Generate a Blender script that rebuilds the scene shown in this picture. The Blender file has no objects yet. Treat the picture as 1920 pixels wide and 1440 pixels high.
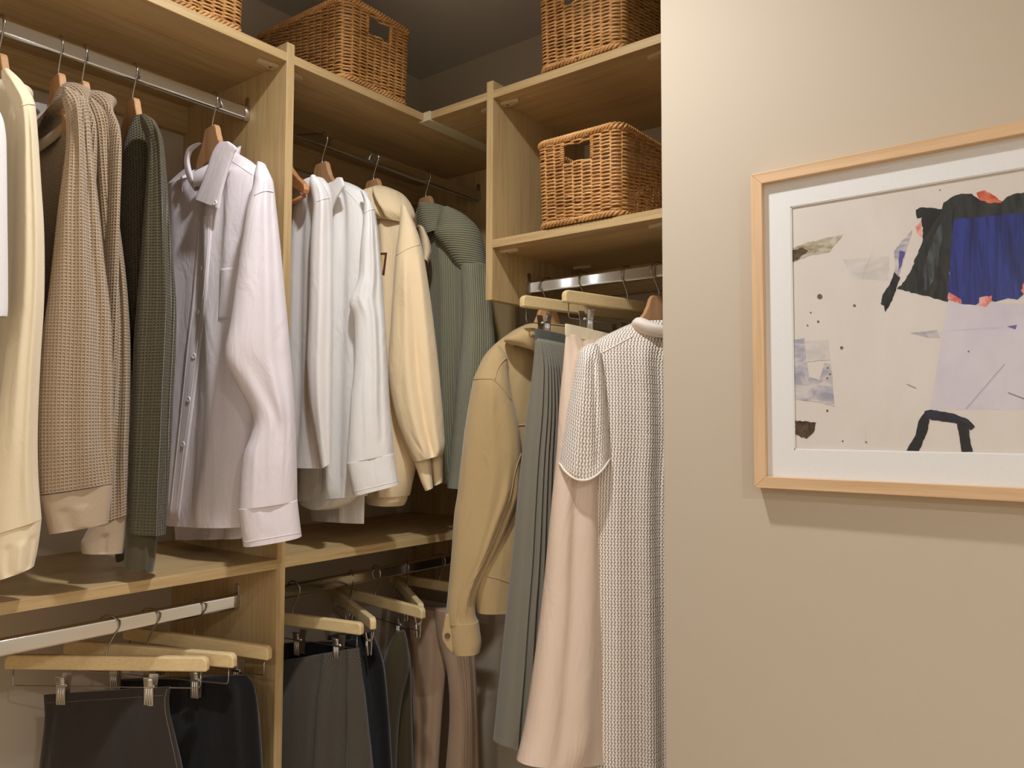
import bpy, math, random
from mathutils import Vector, Matrix
from mathutils.bvhtree import BVHTree

# ------------------------------------------------------------------ camera, world, light, exposure
scene = bpy.context.scene
COL = scene.collection
H = 1.3255                                   # camera height above the floor
FPX, YAW, PITCH, ROLL = 1457.9, 0.6665, 0.0521, 0.0034
FW = Vector((-math.sin(YAW) * math.cos(PITCH), math.cos(YAW) * math.cos(PITCH), math.sin(PITCH)))
_r = Vector((math.cos(YAW), math.sin(YAW), 0)); _u = _r.cross(FW)
RT = _r * math.cos(ROLL) + _u * math.sin(ROLL)
UP = -_r * math.sin(ROLL) + _u * math.cos(ROLL)
cam_data = bpy.data.cameras.new('camera')
cam_data.sensor_fit = 'HORIZONTAL'; cam_data.sensor_width = 36.0
cam_data.lens = FPX / 1920 * 36.0
cam_data.clip_start = 0.02
cam = bpy.data.objects.new('camera', cam_data)
COL.objects.link(cam)
cam.matrix_world = Matrix(((RT.x, UP.x, -FW.x, 0), (RT.y, UP.y, -FW.y, 0), (RT.z, UP.z, -FW.z, H), (0, 0, 0, 1)))
scene.camera = cam

world = bpy.data.worlds.new('world'); scene.world = world
world.use_nodes = True
world.node_tree.nodes['Background'].inputs[0].default_value = (1.0, 0.86, 0.68, 1)
world.node_tree.nodes['Background'].inputs[1].default_value = 0.02

CEIL = 2.44
def downlight(x, y, watts, angle=176, blend=0.92, radius=0.035, colour=(0.88, 0.925, 1.0)):
    ld = bpy.data.lights.new('downlight_or_fill_beam', 'SPOT')
    ld.energy = watts; ld.spot_size = math.radians(angle); ld.spot_blend = blend
    ld.shadow_soft_size = radius; ld.color = colour
    lo = bpy.data.objects.new('downlight_or_fill_beam', ld); COL.objects.link(lo)
    lo.location = (x, y, CEIL - 0.012)
    return lo
MAIN_AND_FILLS = [(-0.77, 0.70, 33), (0.15, -1.75, 42), (1.35, -0.30, 60), (1.1, -1.6, 46)]  # first is the closet downlight; the other three are added, unseen fill lights
for _x, _y, _w in MAIN_AND_FILLS: downlight(_x, _y, _w)

vs = scene.view_settings
vs.view_transform = 'Standard'; vs.look = 'None'; vs.gamma = 1.0; vs.use_curve_mapping = False
vs.exposure = 0.88

# ------------------------------------------------------------------ helpers
def lin(c):
    return tuple(((x / 255) / 12.92 if x / 255 <= 0.04045 else ((x / 255 + 0.055) / 1.055) ** 2.4) for x in c) + (1.0,)

def ray(u, v):
    return FW + RT * ((u - 960) / FPX) - UP * ((v - 720) / FPX)

def on_plane(u, v, anchor, nrm):
    d = ray(u, v)
    t = (anchor[0] * nrm[0] + anchor[1] * nrm[1]) / (d.x * nrm[0] + d.y * nrm[1])
    return Vector((d.x * t, d.y * t, H + d.z * t))

def smooth(a, b, x):
    t = min(1, max(0, (x - a) / (b - a))) if a != b else float(x > a)
    return t * t * (3 - 2 * t)

class MB:
    """collects geometry; build() links it as ONE mesh object"""
    def __init__(s): s.v = []; s.f = []; s.uv = []; s.sm = []
    def face(s, idx, uvs=None, sm=False):
        s.f.append(tuple(idx)); s.uv.append(uvs or [(0, 0)] * len(idx)); s.sm.append(sm)
    def box(s, a, b, bev=0.0):
        x0, x1 = sorted((a[0], b[0])); y0, y1 = sorted((a[1], b[1])); z0, z1 = sorted((a[2], b[2]))
        n = len(s.v)
        s.v += [(x, y, z) for x in (x0, x1) for y in (y0, y1) for z in (z0, z1)]
        for q in ((0, 1, 3, 2), (4, 6, 7, 5), (0, 4, 5, 1), (2, 3, 7, 6), (0, 2, 6, 4), (1, 5, 7, 3)):
            s.face([n + i for i in q])
        return s
    def obox(s, c, ex, ey, ez):
        """oriented box: centre c and three half-vectors"""
        n = len(s.v); c = Vector(c); ex, ey, ez = Vector(ex), Vector(ey), Vector(ez)
        s.v += [tuple(c + ex * i + ey * j + ez * k) for i in (-1, 1) for j in (-1, 1) for k in (-1, 1)]
        for q in ((0, 1, 3, 2), (4, 6, 7, 5), (0, 4, 5, 1), (2, 3, 7, 6), (0, 2, 6, 4), (1, 5, 7, 3)):
            s.face([n + i for i in q])
        return s
    def tube(s, pts, r, n=8, closed=False, cap=True, r2=None):
        pts = [Vector(p) for p in pts]; m = len(pts); base = len(s.v)
        up = Vector((0, 0, 1)); prev = None; L = 0
        for i, p in enumerate(pts):
            t = (pts[(i + 1) % m] - pts[i - 1]) if closed else (pts[min(i + 1, m - 1)] - pts[max(i - 1, 0)])
            if t.length < 1e-9: t = Vector((0, 0, 1))
            t.normalize()
            a = prev - t * prev.dot(t) if prev is not None else (up.cross(t) if abs(t.z) < 0.95 else Vector((1, 0, 0)).cross(t))
            if a.length < 1e-6: a = Vector((1, 0, 0)).cross(t)
            a.normalize(); b = t.cross(a); prev = a
            rr = r[i] if isinstance(r, (list, tuple)) else r
            rb = rr if r2 is None else r2
            for k in range(n):
                an = 2 * math.pi * k / n
                s.v.append(tuple(p + a * math.cos(an) * rr + b * math.sin(an) * rb))
        for i in range(m if closed else m - 1):
            for k in range(n):
                i2 = (i + 1) % m; k2 = (k + 1) % n
                s.face((base + i * n + k, base + i * n + k2, base + i2 * n + k2, base + i2 * n + k), sm=True)
        if cap and not closed:
            s.face([base + k for k in reversed(range(n))]); s.face([base + (m - 1) * n + k for k in range(n)])
        return s
    def prism(s, poly, origin, ex, ey, ez, smooth_side=False):
        """poly in (a,b) metres on ex/ey, extruded by vector ez both ways"""
        n = len(s.v); o = Vector(origin); ex, ey, ez = Vector(ex), Vector(ey), Vector(ez); m = len(poly)
        for sg in (-1, 1):
            s.v += [tuple(o + ex * a + ey * b + ez * sg) for a, b in poly]
        s.face([n + i for i in reversed(range(m))]); s.face([n + m + i for i in range(m)])
        for i in range(m):
            j = (i + 1) % m
            s.face((n + i, n + j, n + m + j, n + m + i), sm=smooth_side)
        return s
    def build(s, name, mat, parent=None, bevel=0.0, weld=False):
        me = bpy.data.meshes.new(name)
        off = parent_off(parent)
        me.from_pydata([(x - off[0], y - off[1], z - off[2]) for x, y, z in s.v], [], s.f)
        uvl = me.uv_layers.new(name='UVMap')
        flat = []
        for q in s.uv:
            for a in q: flat += [a[0], a[1]]
        uvl.data.foreach_set('uv', flat)
        me.polygons.foreach_set('use_smooth', s.sm)
        me.materials.append(mat); me.update()
        o = bpy.data.objects.new(name, me); COL.objects.link(o)
        if parent is not None: o.parent = parent
        if bevel:
            b = o.modifiers.new('bevel', 'BEVEL'); b.width = bevel; b.segments = 2; b.limit_method = 'ANGLE'; b.angle_limit = math.radians(50)
        return o

def parent_off(p):
    o = Vector((0, 0, 0))
    while p is not None:
        o += p.location; p = p.parent
    return o

def thing(name, label, cat, loc, group=None):
    o = bpy.data.objects.new(name, None); COL.objects.link(o)
    o.empty_display_size = 0.05; o.location = loc
    o['label'] = label; o['category'] = cat
    if group: o['group'] = group
    return o

def struct(o):
    o['kind'] = 'structure'; return o

# ------------------------------------------------------------------ materials
MATS = {}
class NT:
    def __init__(s, name):
        s.m = bpy.data.materials.new(name); s.m.use_nodes = True
        s.t = s.m.node_tree; s.b = s.t.nodes['Principled BSDF']; s.out = s.t.nodes['Material Output']
    def n(s, typ, **kw):
        x = s.t.nodes.new(typ)
        for k, v in kw.items(): setattr(x, k, v)
        return x
    def l(s, a, b): s.t.links.new(a, b)
    def val(s, sock, v):
        if isinstance(v, (int, float, tuple, list)): sock.default_value = v
        else: s.l(v, sock)
    def math(s, op, a, b=0.0, c=None):
        x = s.n('ShaderNodeMath', operation=op)
        s.val(x.inputs[0], a); s.val(x.inputs[1], b)
        if c is not None: s.val(x.inputs[2], c)
        return x.outputs[0]
    def mix(s, fac, a, b, mode='MIX'):
        x = s.n('ShaderNodeMix', data_type='RGBA', blend_type=mode)
        s.val(x.inputs[0], fac); s.val(x.inputs[6], a); s.val(x.inputs[7], b)
        return x.outputs[2]
    def coords(s, kind='Object', scale=(1, 1, 1), rot=(0, 0, 0)):
        tc = s.n('ShaderNodeTexCoord'); mp = s.n('ShaderNodeMapping')
        s.l(tc.outputs[kind], mp.inputs[0]); mp.inputs['Scale'].default_value = scale; mp.inputs['Rotation'].default_value = rot
        return mp.outputs[0]
    def noise(s, vec, scale, detail=3, rough=0.5, dist=0.0):
        x = s.n('ShaderNodeTexNoise'); s.l(vec, x.inputs['Vector'])
        x.inputs['Scale'].default_value = scale; x.inputs['Detail'].default_value = detail
        x.inputs['Roughness'].default_value = rough; x.inputs['Distortion'].default_value = dist
        return x.outputs[0]
    def ramp(s, fac, stops):
        x = s.n('ShaderNodeValToRGB'); s.val(x.inputs[0], fac)
        e = x.color_ramp.elements
        while len(e) < len(stops): e.new(0.5)
        for i, (p, c) in enumerate(stops): e[i].position = p; e[i].color = c
        return x.outputs[0]
    def bump(s, h, strength, dist, normal=None):
        x = s.n('ShaderNodeBump'); s.l(h, x.inputs['Height'])
        x.inputs['Strength'].default_value = strength; x.inputs['Distance'].default_value = dist
        if normal is not None: s.l(normal, x.inputs['Normal'])
        return x.outputs[0]
    def setb(s, **kw):
        for k, v in kw.items(): s.val(s.b.inputs[k.replace('_', ' ')], v)
        return s.m

def mul(c, k): return tuple(min(1, x * k) for x in c[:3]) + (1.0,)

def mat_wood(name, axis, base=(194, 164, 115), dark=(172, 140, 93), rough=0.42, fine=1.0, seed=0.0):
    t = NT(name)
    sc = [34, 34, 34]; sc[axis] = 1.3
    v = t.coords('Object', tuple(x * fine for x in sc))
    g = t.noise(v, 4.0, 6, 0.62, 0.4)
    sc2 = [5, 5, 5]; sc2[axis] = 0.5
    g2 = t.noise(t.coords('Object', tuple(sc2)), 2.2, 3, 0.5, 0.8)
    sc3 = [220, 220, 220]; sc3[axis] = 5
    g3 = t.noise(t.coords('Object', tuple(sc3)), 2.0, 2, 0.5)
    f = t.math('ADD', t.math('MULTIPLY', g, 0.6), t.math('MULTIPLY', g2, 0.4))
    c = t.ramp(f, [(0.36, lin(dark)), (0.52, lin(base)), (0.66, mul(lin(base), 1.10))])
    c = t.mix(t.math('MULTIPLY', t.math('GREATER_THAN', g3, 0.60), 0.22), c, mul(lin(dark), 0.82))
    t.setb(Base_Color=c, Roughness=rough, Normal=t.bump(g3, 0.12, 0.0006))
    t.b.inputs['Specular IOR Level'].default_value = 0.4
    return t.m

def mat_plain(name, col, rough=0.6, metal=0.0, spec=0.4, nscale=0, nstr=0.1):
    t = NT(name)
    if nscale:
        g = t.noise(t.coords('Object'), nscale, 3)
        t.setb(Normal=t.bump(g, nstr, 0.001), Base_Color=t.mix(g, mul(lin(col), 0.93), mul(lin(col), 1.06)))
    else: t.setb(Base_Color=lin(col))
    t.setb(Roughness=rough, Metallic=metal); t.b.inputs['Specular IOR Level'].default_value = spec
    return t.m

def mat_fabric(name, col, kind='plain', cell=0.0057, rough=0.9, wrinkle=0.25, sheen=0.25, melange=0.06, relief=1.0):
    t = NT(name)
    base = lin(col)
    uv = t.coords('UV')
    sep = t.n('ShaderNodeSeparateXYZ'); t.l(uv, sep.inputs[0])
    U, V = sep.outputs[0], sep.outputs[1]
    wr = t.noise(t.coords('UV', (14, 4.5, 1)), 1.6, 4, 0.55, 0.7)
    n0 = t.bump(wr, wrinkle, 0.012)
    mel = t.noise(t.coords('UV', (700, 260, 1)), 1.0, 2, 0.6)
    c = t.mix(mel, mul(base, 1 - melange), mul(base, 1 + melange))
    rot = None; alpha = None
    if kind in ('plain', 'fleece', 'satin'):
        th = t.noise(t.coords('UV', (1500, 1500, 1) if kind != 'fleece' else (620, 620, 1)), 1.0, 2, 0.6)
        n1 = t.bump(th, 0.10 if kind != 'satin' else 0.02, 0.0012, n0)
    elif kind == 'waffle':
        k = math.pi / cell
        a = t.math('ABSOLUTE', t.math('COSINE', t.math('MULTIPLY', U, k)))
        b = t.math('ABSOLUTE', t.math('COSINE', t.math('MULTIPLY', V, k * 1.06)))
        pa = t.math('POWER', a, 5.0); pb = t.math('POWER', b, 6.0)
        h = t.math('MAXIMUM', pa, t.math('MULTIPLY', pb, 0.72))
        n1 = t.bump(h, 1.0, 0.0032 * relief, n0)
        # pits painted darker than the ridges: recess shade put into the colour
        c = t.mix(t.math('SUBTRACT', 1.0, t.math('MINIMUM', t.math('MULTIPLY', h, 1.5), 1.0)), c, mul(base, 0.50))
    elif kind == 'rib':
        k = math.pi / cell
        a = t.math('ABSOLUTE', t.math('SINE', t.math('MULTIPLY', U, k)))
        h = t.math('POWER', a, 0.7)
        st = t.noise(t.coords('UV', (500, 420, 1)), 1.0, 2, 0.6)
        h2 = t.math('ADD', h, t.math('MULTIPLY', st, 0.35))
        n1 = t.bump(h2, 0.9, 0.0030 * relief, n0)
        c = t.mix(t.math('SUBTRACT', 1.0, h), c, mul(base, 0.72))
    elif kind == 'ribh':
        k = math.pi / cell
        a = t.math('ABSOLUTE', t.math('SINE', t.math('MULTIPLY', V, k)))
        h = t.math('POWER', a, 0.7)
        n1 = t.bump(h, 0.9, 0.0034 * relief, n0)
        c = t.mix(t.math('SUBTRACT', 1.0, h), c, mul(base, 0.72))
    elif kind == 'pointelle':
        k = math.pi / cell
        wob = t.math('MULTIPLY', t.math('SINE', t.math('MULTIPLY', V, math.pi / 0.0045)), 0.0009)
        Uw = t.math('ADD', U, wob)
        a = t.math('ABSOLUTE', t.math('SINE', t.math('MULTIPLY', Uw, k)))
        b = t.math('ABSOLUTE', t.math('SINE', t.math('MULTIPLY', V, math.pi / 0.0058)))
        hole = t.math('MULTIPLY', t.math('LESS_THAN', a, 0.30), t.math('GREATER_THAN', b, 0.42))
        h = t.math('POWER', a, 0.6)
        n1 = t.bump(t.math('SUBTRACT', h, t.math('MULTIPLY', b, 0.22)), 0.9, 0.0028, n0)
        alpha = t.math('SUBTRACT', 1.0, t.math('MULTIPLY', hole, 0.85))
    elif kind == 'herring':
        bandw = 0.012
        tri = t.math('PINGPONG', U, bandw)
        s = t.math('SINE', t.math('MULTIPLY', t.math('ADD', tri, V), 2 * math.pi / 0.0042))
        sp = t.math('GREATER_THAN', s, 0.1)
        sn = t.noise(t.coords('UV', (420, 420, 1)), 1.0, 3, 0.7)
        c = t.mix(t.math('MULTIPLY', sp, t.math('ADD', 0.45, t.math('MULTIPLY', sn, 0.7))), mul(base, 0.55), mul(base, 1.9))
        n1 = t.bump(s, 0.3, 0.0006, n0)
    elif kind == 'denim':
        s = t.math('SINE', t.math('MULTIPLY', t.math('ADD', U, V), 2 * math.pi / 0.0016))
        w = t.noise(t.coords('UV', (9, 3, 1)), 1.0, 3, 0.6)
        sl = t.noise(t.coords('UV', (900, 60, 1)), 1.0, 2, 0.6)
        c = t.mix(t.math('MULTIPLY', t.math('ADD', t.math('MULTIPLY', w, 0.7), t.math('MULTIPLY', sl, 0.3)), 1.0), mul(base, 0.55), mul(base, 1.6))
        n1 = t.bump(s, 0.25, 0.0004, n0)
    t.setb(Base_Color=c, Roughness=rough, Normal=n1)
    t.b.inputs['Specular IOR Level'].default_value = 0.18 if kind != 'satin' else 0.5
    t.b.inputs['Sheen Weight'].default_value = sheen
    t.b.inputs['Sheen Roughness'].default_value = 0.5
    if alpha is not None: t.setb(Alpha=alpha)
    return t.m

def mat_wall(name, col):
    t = NT(name)
    g = t.noise(t.coords('Object'), 260, 3, 0.6)
    g2 = t.noise(t.coords('Object'), 1.4, 2)
    t.setb(Base_Color=t.mix(g2, mul(lin(col), 0.985), mul(lin(col), 1.015)), Roughness=0.75, Normal=t.bump(g, 0.06, 0.0008))
    t.b.inputs['Specular IOR Level'].default_value = 0.25
    return t.m

OAK = [mat_wood('oak_laminate_grain_x', 0), mat_wood('oak_laminate_grain_y', 1), mat_wood('oak_laminate_grain_z', 2)]
M_WALL = mat_wall('greige_wall_paint', (198, 182, 158))
M_PALE = mat_wall('pale_wall_paint', (226, 220, 208))
M_CEIL = mat_wall('ceiling_paint', (214, 208, 198))
M_FLOOR = mat_wood('floor_boards', 1, (196, 170, 138), (172, 146, 114))
M_CHROME = mat_plain('chrome', (206, 204, 200), 0.13, 1.0)
M_STEEL = mat_plain('hook_steel', (176, 172, 165), 0.24, 1.0)
M_CLIP = mat_plain('clip_nickel', (214, 208, 198), 0.36, 1.0)
M_BEECH = mat_wood('hanger_beech', 2, (205, 158, 112), (184, 132, 88), 0.4, 0.7)
M_LOTUS = mat_wood('pale_hanger_wood', 0, (228, 200, 146), (219, 190, 136), 0.42, 1.3)
M_PLASTIC = mat_plain('beige_plastic', (204, 178, 138), 0.5)
M_STRIP = mat_plain('joint_strip_plastic', (206, 196, 160), 0.5)
M_WICKER = None

# ------------------------------------------------------------------ the setting
XW, YW = -1.7615, 1.7525                  # closet walls
XL, YR = -1.3528, 1.3618                  # front edges of the two shelf runs
XE, YP = -0.630, 1.225                    # end and face of the partition that carries the picture
TB, TT = H + 0.7564, H + 0.7755           # top shelf
MBZ, MTZ = H - 0.2928, H - 0.2736         # middle shelf
R2B, R2T = H + 0.4054, H + 0.4246         # second shelf of the right run
XR, YB = 2.1, -2.3                        # far sides of the dressing room, behind the camera

struct(MB().box((XW - 0.1, YB - 0.1, -0.06), (XR + 0.1, YW + 0.1, 0)).build('floor', M_FLOOR))
struct(MB().box((XW - 0.1, YB - 0.1, CEIL), (XR + 0.1, YW + 0.1, CEIL + 0.08)).build('ceiling', M_CEIL))
struct(MB().box((XW - 0.1, YB - 0.1, 0), (XW, YW + 0.1, CEIL)).build('wall_left', M_WALL))
struct(MB().box((XW, YW, 0), (XR, YW + 0.1, CEIL)).build('wall_back', M_WALL))
struct(MB().box((XE, YP, 0), (XR, YP + 0.10, CEIL)).build('wall_partition', M_WALL, bevel=0.003))
struct(MB().box((-0.17, YP + 0.10, 0), (-0.10, YW, CEIL)).build('wall_closet_end', M_WALL))
struct(MB().box((XR, YB, 0), (XR + 0.1, YW, CEIL)).build('wall_right', M_PALE))
struct(MB().box((XW, YB - 0.1, 0), (XR, YB, CEIL)).build('wall_front', M_PALE))

# ceiling lamps: one closet downlight, then added fill lights (beams set at the top)
M_TRIM = mat_plain('downlight_trim', (225, 222, 214), 0.5)
for i, (x, y, w) in enumerate(MAIN_AND_FILLS):
    t = thing('downlight_or_fill', ['recessed ceiling downlight over the corner of the closet', 'unseen ceiling fill light added over the middle of the dressing room',
              'unseen ceiling fill light added before the framed picture wall', 'unseen ceiling fill light added by the wall opposite the closet'][i], 'ceiling light', (x, y, CEIL))
    ring = MB(); n = 40
    prof = [(0.060, 0.0), (0.060, -0.004), (0.046, -0.005), (0.043, -0.001)]
    for k in range(n):
        a = 2 * math.pi * k / n
        ring.v += [(x + r * math.cos(a), y + r * math.sin(a), CEIL + z) for r, z in prof]
    for k in range(n):
        for j in range(3):
            k2 = (k + 1) % n
            ring.face((k * 4 + j, k * 4 + j + 1, k2 * 4 + j + 1, k2 * 4 + j), sm=True)
    ring.build('trim_ring', M_TRIM, t)

# ------------------------------------------------------------------ closet units
def shelf_bracket(parent, x, y, z, along, sgn):
    """teardrop shelf connector under a shelf, its blunt end against a panel; (x,y) = blunt end"""
    poly = []
    L, w, r = 0.047, 0.0115, 0.006
    for k in range(9):
        a = -math.pi / 2 + math.pi * k / 8
        poly.append((L - r + r * math.cos(a), r * math.sin(a)))
    poly += [(0.012, w), (0.0, w), (0.0, -w), (0.012, -w)]
    ex = Vector((sgn, 0, 0)) if along == 'x' else Vector((0, sgn, 0))
    ey = Vector((0, 1, 0)) if along == 'x' else Vector((1, 0, 0))
    o = MB().prism(poly, (x, y, z - 0.0035), ex, ey, (0, 0, 0.0035)).build('shelf_connector', M_PLASTIC, parent, bevel=0.0012)
    s = MB(); c = Vector((x, y, z - 0.0075)) + ex * 0.014
    s.tube([c, c + Vector((0, 0, 0.002))], 0.0042, 12)
    s.build('screw', M_STEEL, o)
    return o

def rail(parent, a, b, zc, ends):
    """oval chrome hanging rail 30 x 15 mm with end brackets"""
    a, b = Vector((a[0], a[1], zc)), Vector((b[0], b[1], zc))
    t = (b - a).normalized(); side = t.cross(Vector((0, 0, 1)))
    m = MB(); n = 28; base = 0
    prof = []
    for k in range(n):                       # upright stadium: flat sides, rounded top and bottom
        an = 2 * math.pi * (k + 0.5) / n
        c, s = math.cos(an), math.sin(an)
        prof.append((0.0075 * math.copysign(min(1, abs(c) * 1.12) ** 0.45, c), (0.0085 if s > 0 else -0.0085) + 0.0065 * s))
    for p in (a, b):
        m.v += [tuple(p + side * x + Vector((0, 0, z))) for x, z in prof]
    for k in range(n):
        k2 = (k + 1) % n; m.face((k, k2, n + k2, n + k), sm=True)
    m.face(range(n)); m.face(range(2 * n - 1, n - 1, -1))
    o = m.build('hanging_rail', M_CHROME, parent)
    for p, d in ends:
        p = Vector((p[0], p[1], zc)); d = Vector(d)
        br = MB()
        prof2 = []
        for k in range(24):
            an = 2 * math.pi * k / 24
            c, s = math.cos(an), math.sin(an)
            prof2.append((0.0098 * math.copysign(abs(c) ** 0.7, c), 0.0175 * math.copysign(abs(s) ** 0.6, s)))
        br.prism(prof2, p + d * 0.006, side, (0, 0, 1), d * 0.006, True)
        lobe = [(-0.0075, 0.010), (0.0075, 0.010), (0.0075, 0.028)] + [(0.0075 * math.cos(q * math.pi / 8), 0.030 + 0.0075 * math.sin(q * math.pi / 8)) for q in range(9)] + [(-0.0075, 0.028)]
        br.prism(lobe, p + d * 0.0015, side, (0, 0, 1), d * 0.0015)
        br.build('rail_bracket', M_CHROME, o, bevel=0.0006)
    return o

Y0 = -0.35                                  # near end of the left run (behind the frame edge)
DV0, DV1 = 0.9556, 0.9746                   # divider of the left run
YEP = YW - 0.019                            # end panel at the back wall
LZ, LZL = H + 0.678, H - 0.376              # rail heights, left run
RZ = H + 0.331
RODX, RODY = -1.492, 1.500
E_ = 0.0008
lu = thing('closet_unit', 'long light oak closet unit along the side wall with two rails in each bay', 'closet unit', (XL, DV0, 0))
MB().box((XW, DV0, 0), (XL, DV1, H + 0.7985)).build('divider', OAK[2], lu, bevel=0.0008)
MB().box((XW, Y0 - 0.019, 0), (XL, Y0, H + 0.7985)).build('side_panel', OAK[2], lu, bevel=0.0008)
MB().box((XW, YEP, H - 0.47), (-1.3528, YW, H + 0.7564)).build('side_panel', OAK[2], lu, bevel=0.0008)
for z0, z1 in ((TB, TT), (MBZ, MTZ)):
    MB().box((XW, Y0, z0), (XL, DV0, z1)).build('shelf', OAK[1], lu, bevel=0.0007)
    MB().box((XW, DV1, z0), (XL, (YEP if z0 < 1.5 else YW), z1)).build('shelf', OAK[1], lu, bevel=0.0007)
for y0, y1 in ((Y0, DV0), (DV1, YEP)):
    MB().box((XW, y0, TB - 0.064), (XW + 0.019, y1, TB)).build('back_rail', OAK[1], lu, bevel=0.0007)
for zc in (LZ, LZL):
    rail(lu, (RODX, Y0), (RODX, DV0), zc, [((RODX, DV0), (0, -1, 0)), ((RODX, Y0), (0, 1, 0))])
    rail(lu, (RODX, DV1), (RODX, YEP), zc, [((RODX, DV1), (0, 1, 0)), ((RODX, YEP), (0, -1, 0))])
shelf_bracket(lu, XL - 0.037, DV0, TB, 'y', -1)
shelf_bracket(lu, XL - 0.037, DV1, TB, 'y', 1)
shelf_bracket(lu, XW + 0.09, DV0, TB, 'y', -1)

RP0, RP1, RXE = -1.1495, -1.1303, -0.40     # left panel and right end of the right run
ru = thing('closet_unit', 'short light oak closet unit on the back wall with shelves holding baskets', 'closet unit', (RP0, YR, 1.6))
MB().box((RP0, YR, H + 0.2855), (RP1, YW, H + 0.7998)).build('side_panel', OAK[2], ru, bevel=0.0008)
MB().box((RXE, YR, H + 0.2855), (RXE + 0.019, YW, H + 0.7998)).build('side_panel', OAK[2], ru, bevel=0.0008)
MB().box((RP1, YR, TB), (RXE, YW, TT)).build('shelf', OAK[0], ru, bevel=0.0007)
MB().box((RP1, YR, R2B), (RXE, YW, R2T)).build('shelf', OAK[0], ru, bevel=0.0007)
MB().box((XL + 0.0235, YR, TB), (RP0, YW, TT)).build('corner_shelf', OAK[0], ru, bevel=0.0007)
MB().box((RP1, YW - 0.019, R2B - 0.070), (RXE, YW, R2B)).build('back_rail', OAK[0], ru, bevel=0.0007)
st = MB().box((XL + 0.0005, YR - 0.004, TB), (XL + 0.023, YW - 0.001, TT + 0.0012)).box((XL - 0.013, YR - 0.006, TB - 0.004), (XL + 0.0235, YW - 0.001, TB)).build('joint_strip', M_STRIP, ru, bevel=0.0006)
st['label'] = 'pale strip covering the corner joint of the shelves'
rail(ru, (RP1, RODY), (RXE, RODY), RZ, [((RP1, RODY), (1, 0, 0)), ((RXE, RODY), (-1, 0, 0))])
for z in (TB, R2B):
    shelf_bracket(ru, RP1, YR + 0.037, z, 'x', 1)
    shelf_bracket(ru, -0.748 + 0.047, YR + 0.037, z, 'x', -1)
shelf_bracket(ru, RP0, YR + 0.037, TB, 'x', -1)
shelf_bracket(ru, RP1 + 0.03, YW - 0.09, R2B, 'x', 1)
# ------------------------------------------------------------------ wicker baskets
def mat_wicker():
    t = NT('wicker')
    a = t.noise(t.coords('Object', (22, 22, 230)), 1.0, 3, 0.6)
    b = t.noise(t.coords('Object', (6, 6, 9)), 1.0, 2, 0.5)
    f = t.math('ADD', t.math('MULTIPLY', a, 0.65), t.math('MULTIPLY', b, 0.35))
    c = t.ramp(f, [(0.30, lin((136, 90, 46))), (0.50, lin((196, 142, 82))), (0.70, lin((226, 178, 116)))])
    t.setb(Base_Color=c, Roughness=0.42); t.b.inputs['Specular IOR Level'].default_value = 0.45
    return t.m
M_WICKER = mat_wicker()
BW, BD, BH, BRAD = 0.210, 0.33, 0.190, 0.024
def basket_path(s, taper=1.0, off=0.0):
    """point and outward normal at arc length s of the rounded rectangle; starts at the middle of the front side"""
    w, d, r = BW / 2, BD / 2, BRAD
    segs = [('l', w - r, (0, -d), (1, 0)), ('a', r * math.pi / 2, (w - r, -d + r), -90), ('l', 2 * (d - r), (w, -d + r), (0, 1)), ('a', r * math.pi / 2, (w - r, d - r), 0),
            ('l', 2 * (w - r), (w - r, d), (-1, 0)), ('a', r * math.pi / 2, (-w + r, d - r), 90), ('l', 2 * (d - r), (-w, d - r), (0, -1)), ('a', r * math.pi / 2, (-w + r, -d + r), 180), ('l', w - r, (-w + r, -d), (1, 0))]
    for k, L, p, q in segs:
        if s <= L + 1e-9:
            if k == 'l':
                x, y = p[0] + q[0] * s, p[1] + q[1] * s; nx, ny = q[1], -q[0]
            else:
                a = math.radians(q) + s / r; nx, ny = math.cos(a), math.sin(a); x, y = p[0] + r * nx, p[1] + r * ny
            return (x * taper + nx * off, y * taper + ny * off), (nx, ny)
        s -= L
    return (0, -BD / 2), (0, -1)
BP = 4 * (BW / 2 - BRAD) + 4 * (BD / 2 - BRAD) + 2 * math.pi * BRAD
NST = 44; SP = BP / NST
HOLE_W, HOLE_Z0, HOLE_Z1 = 0.035, 0.134, 0.170
def tap(z): return 0.965 + 0.035 * z / BH
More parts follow.
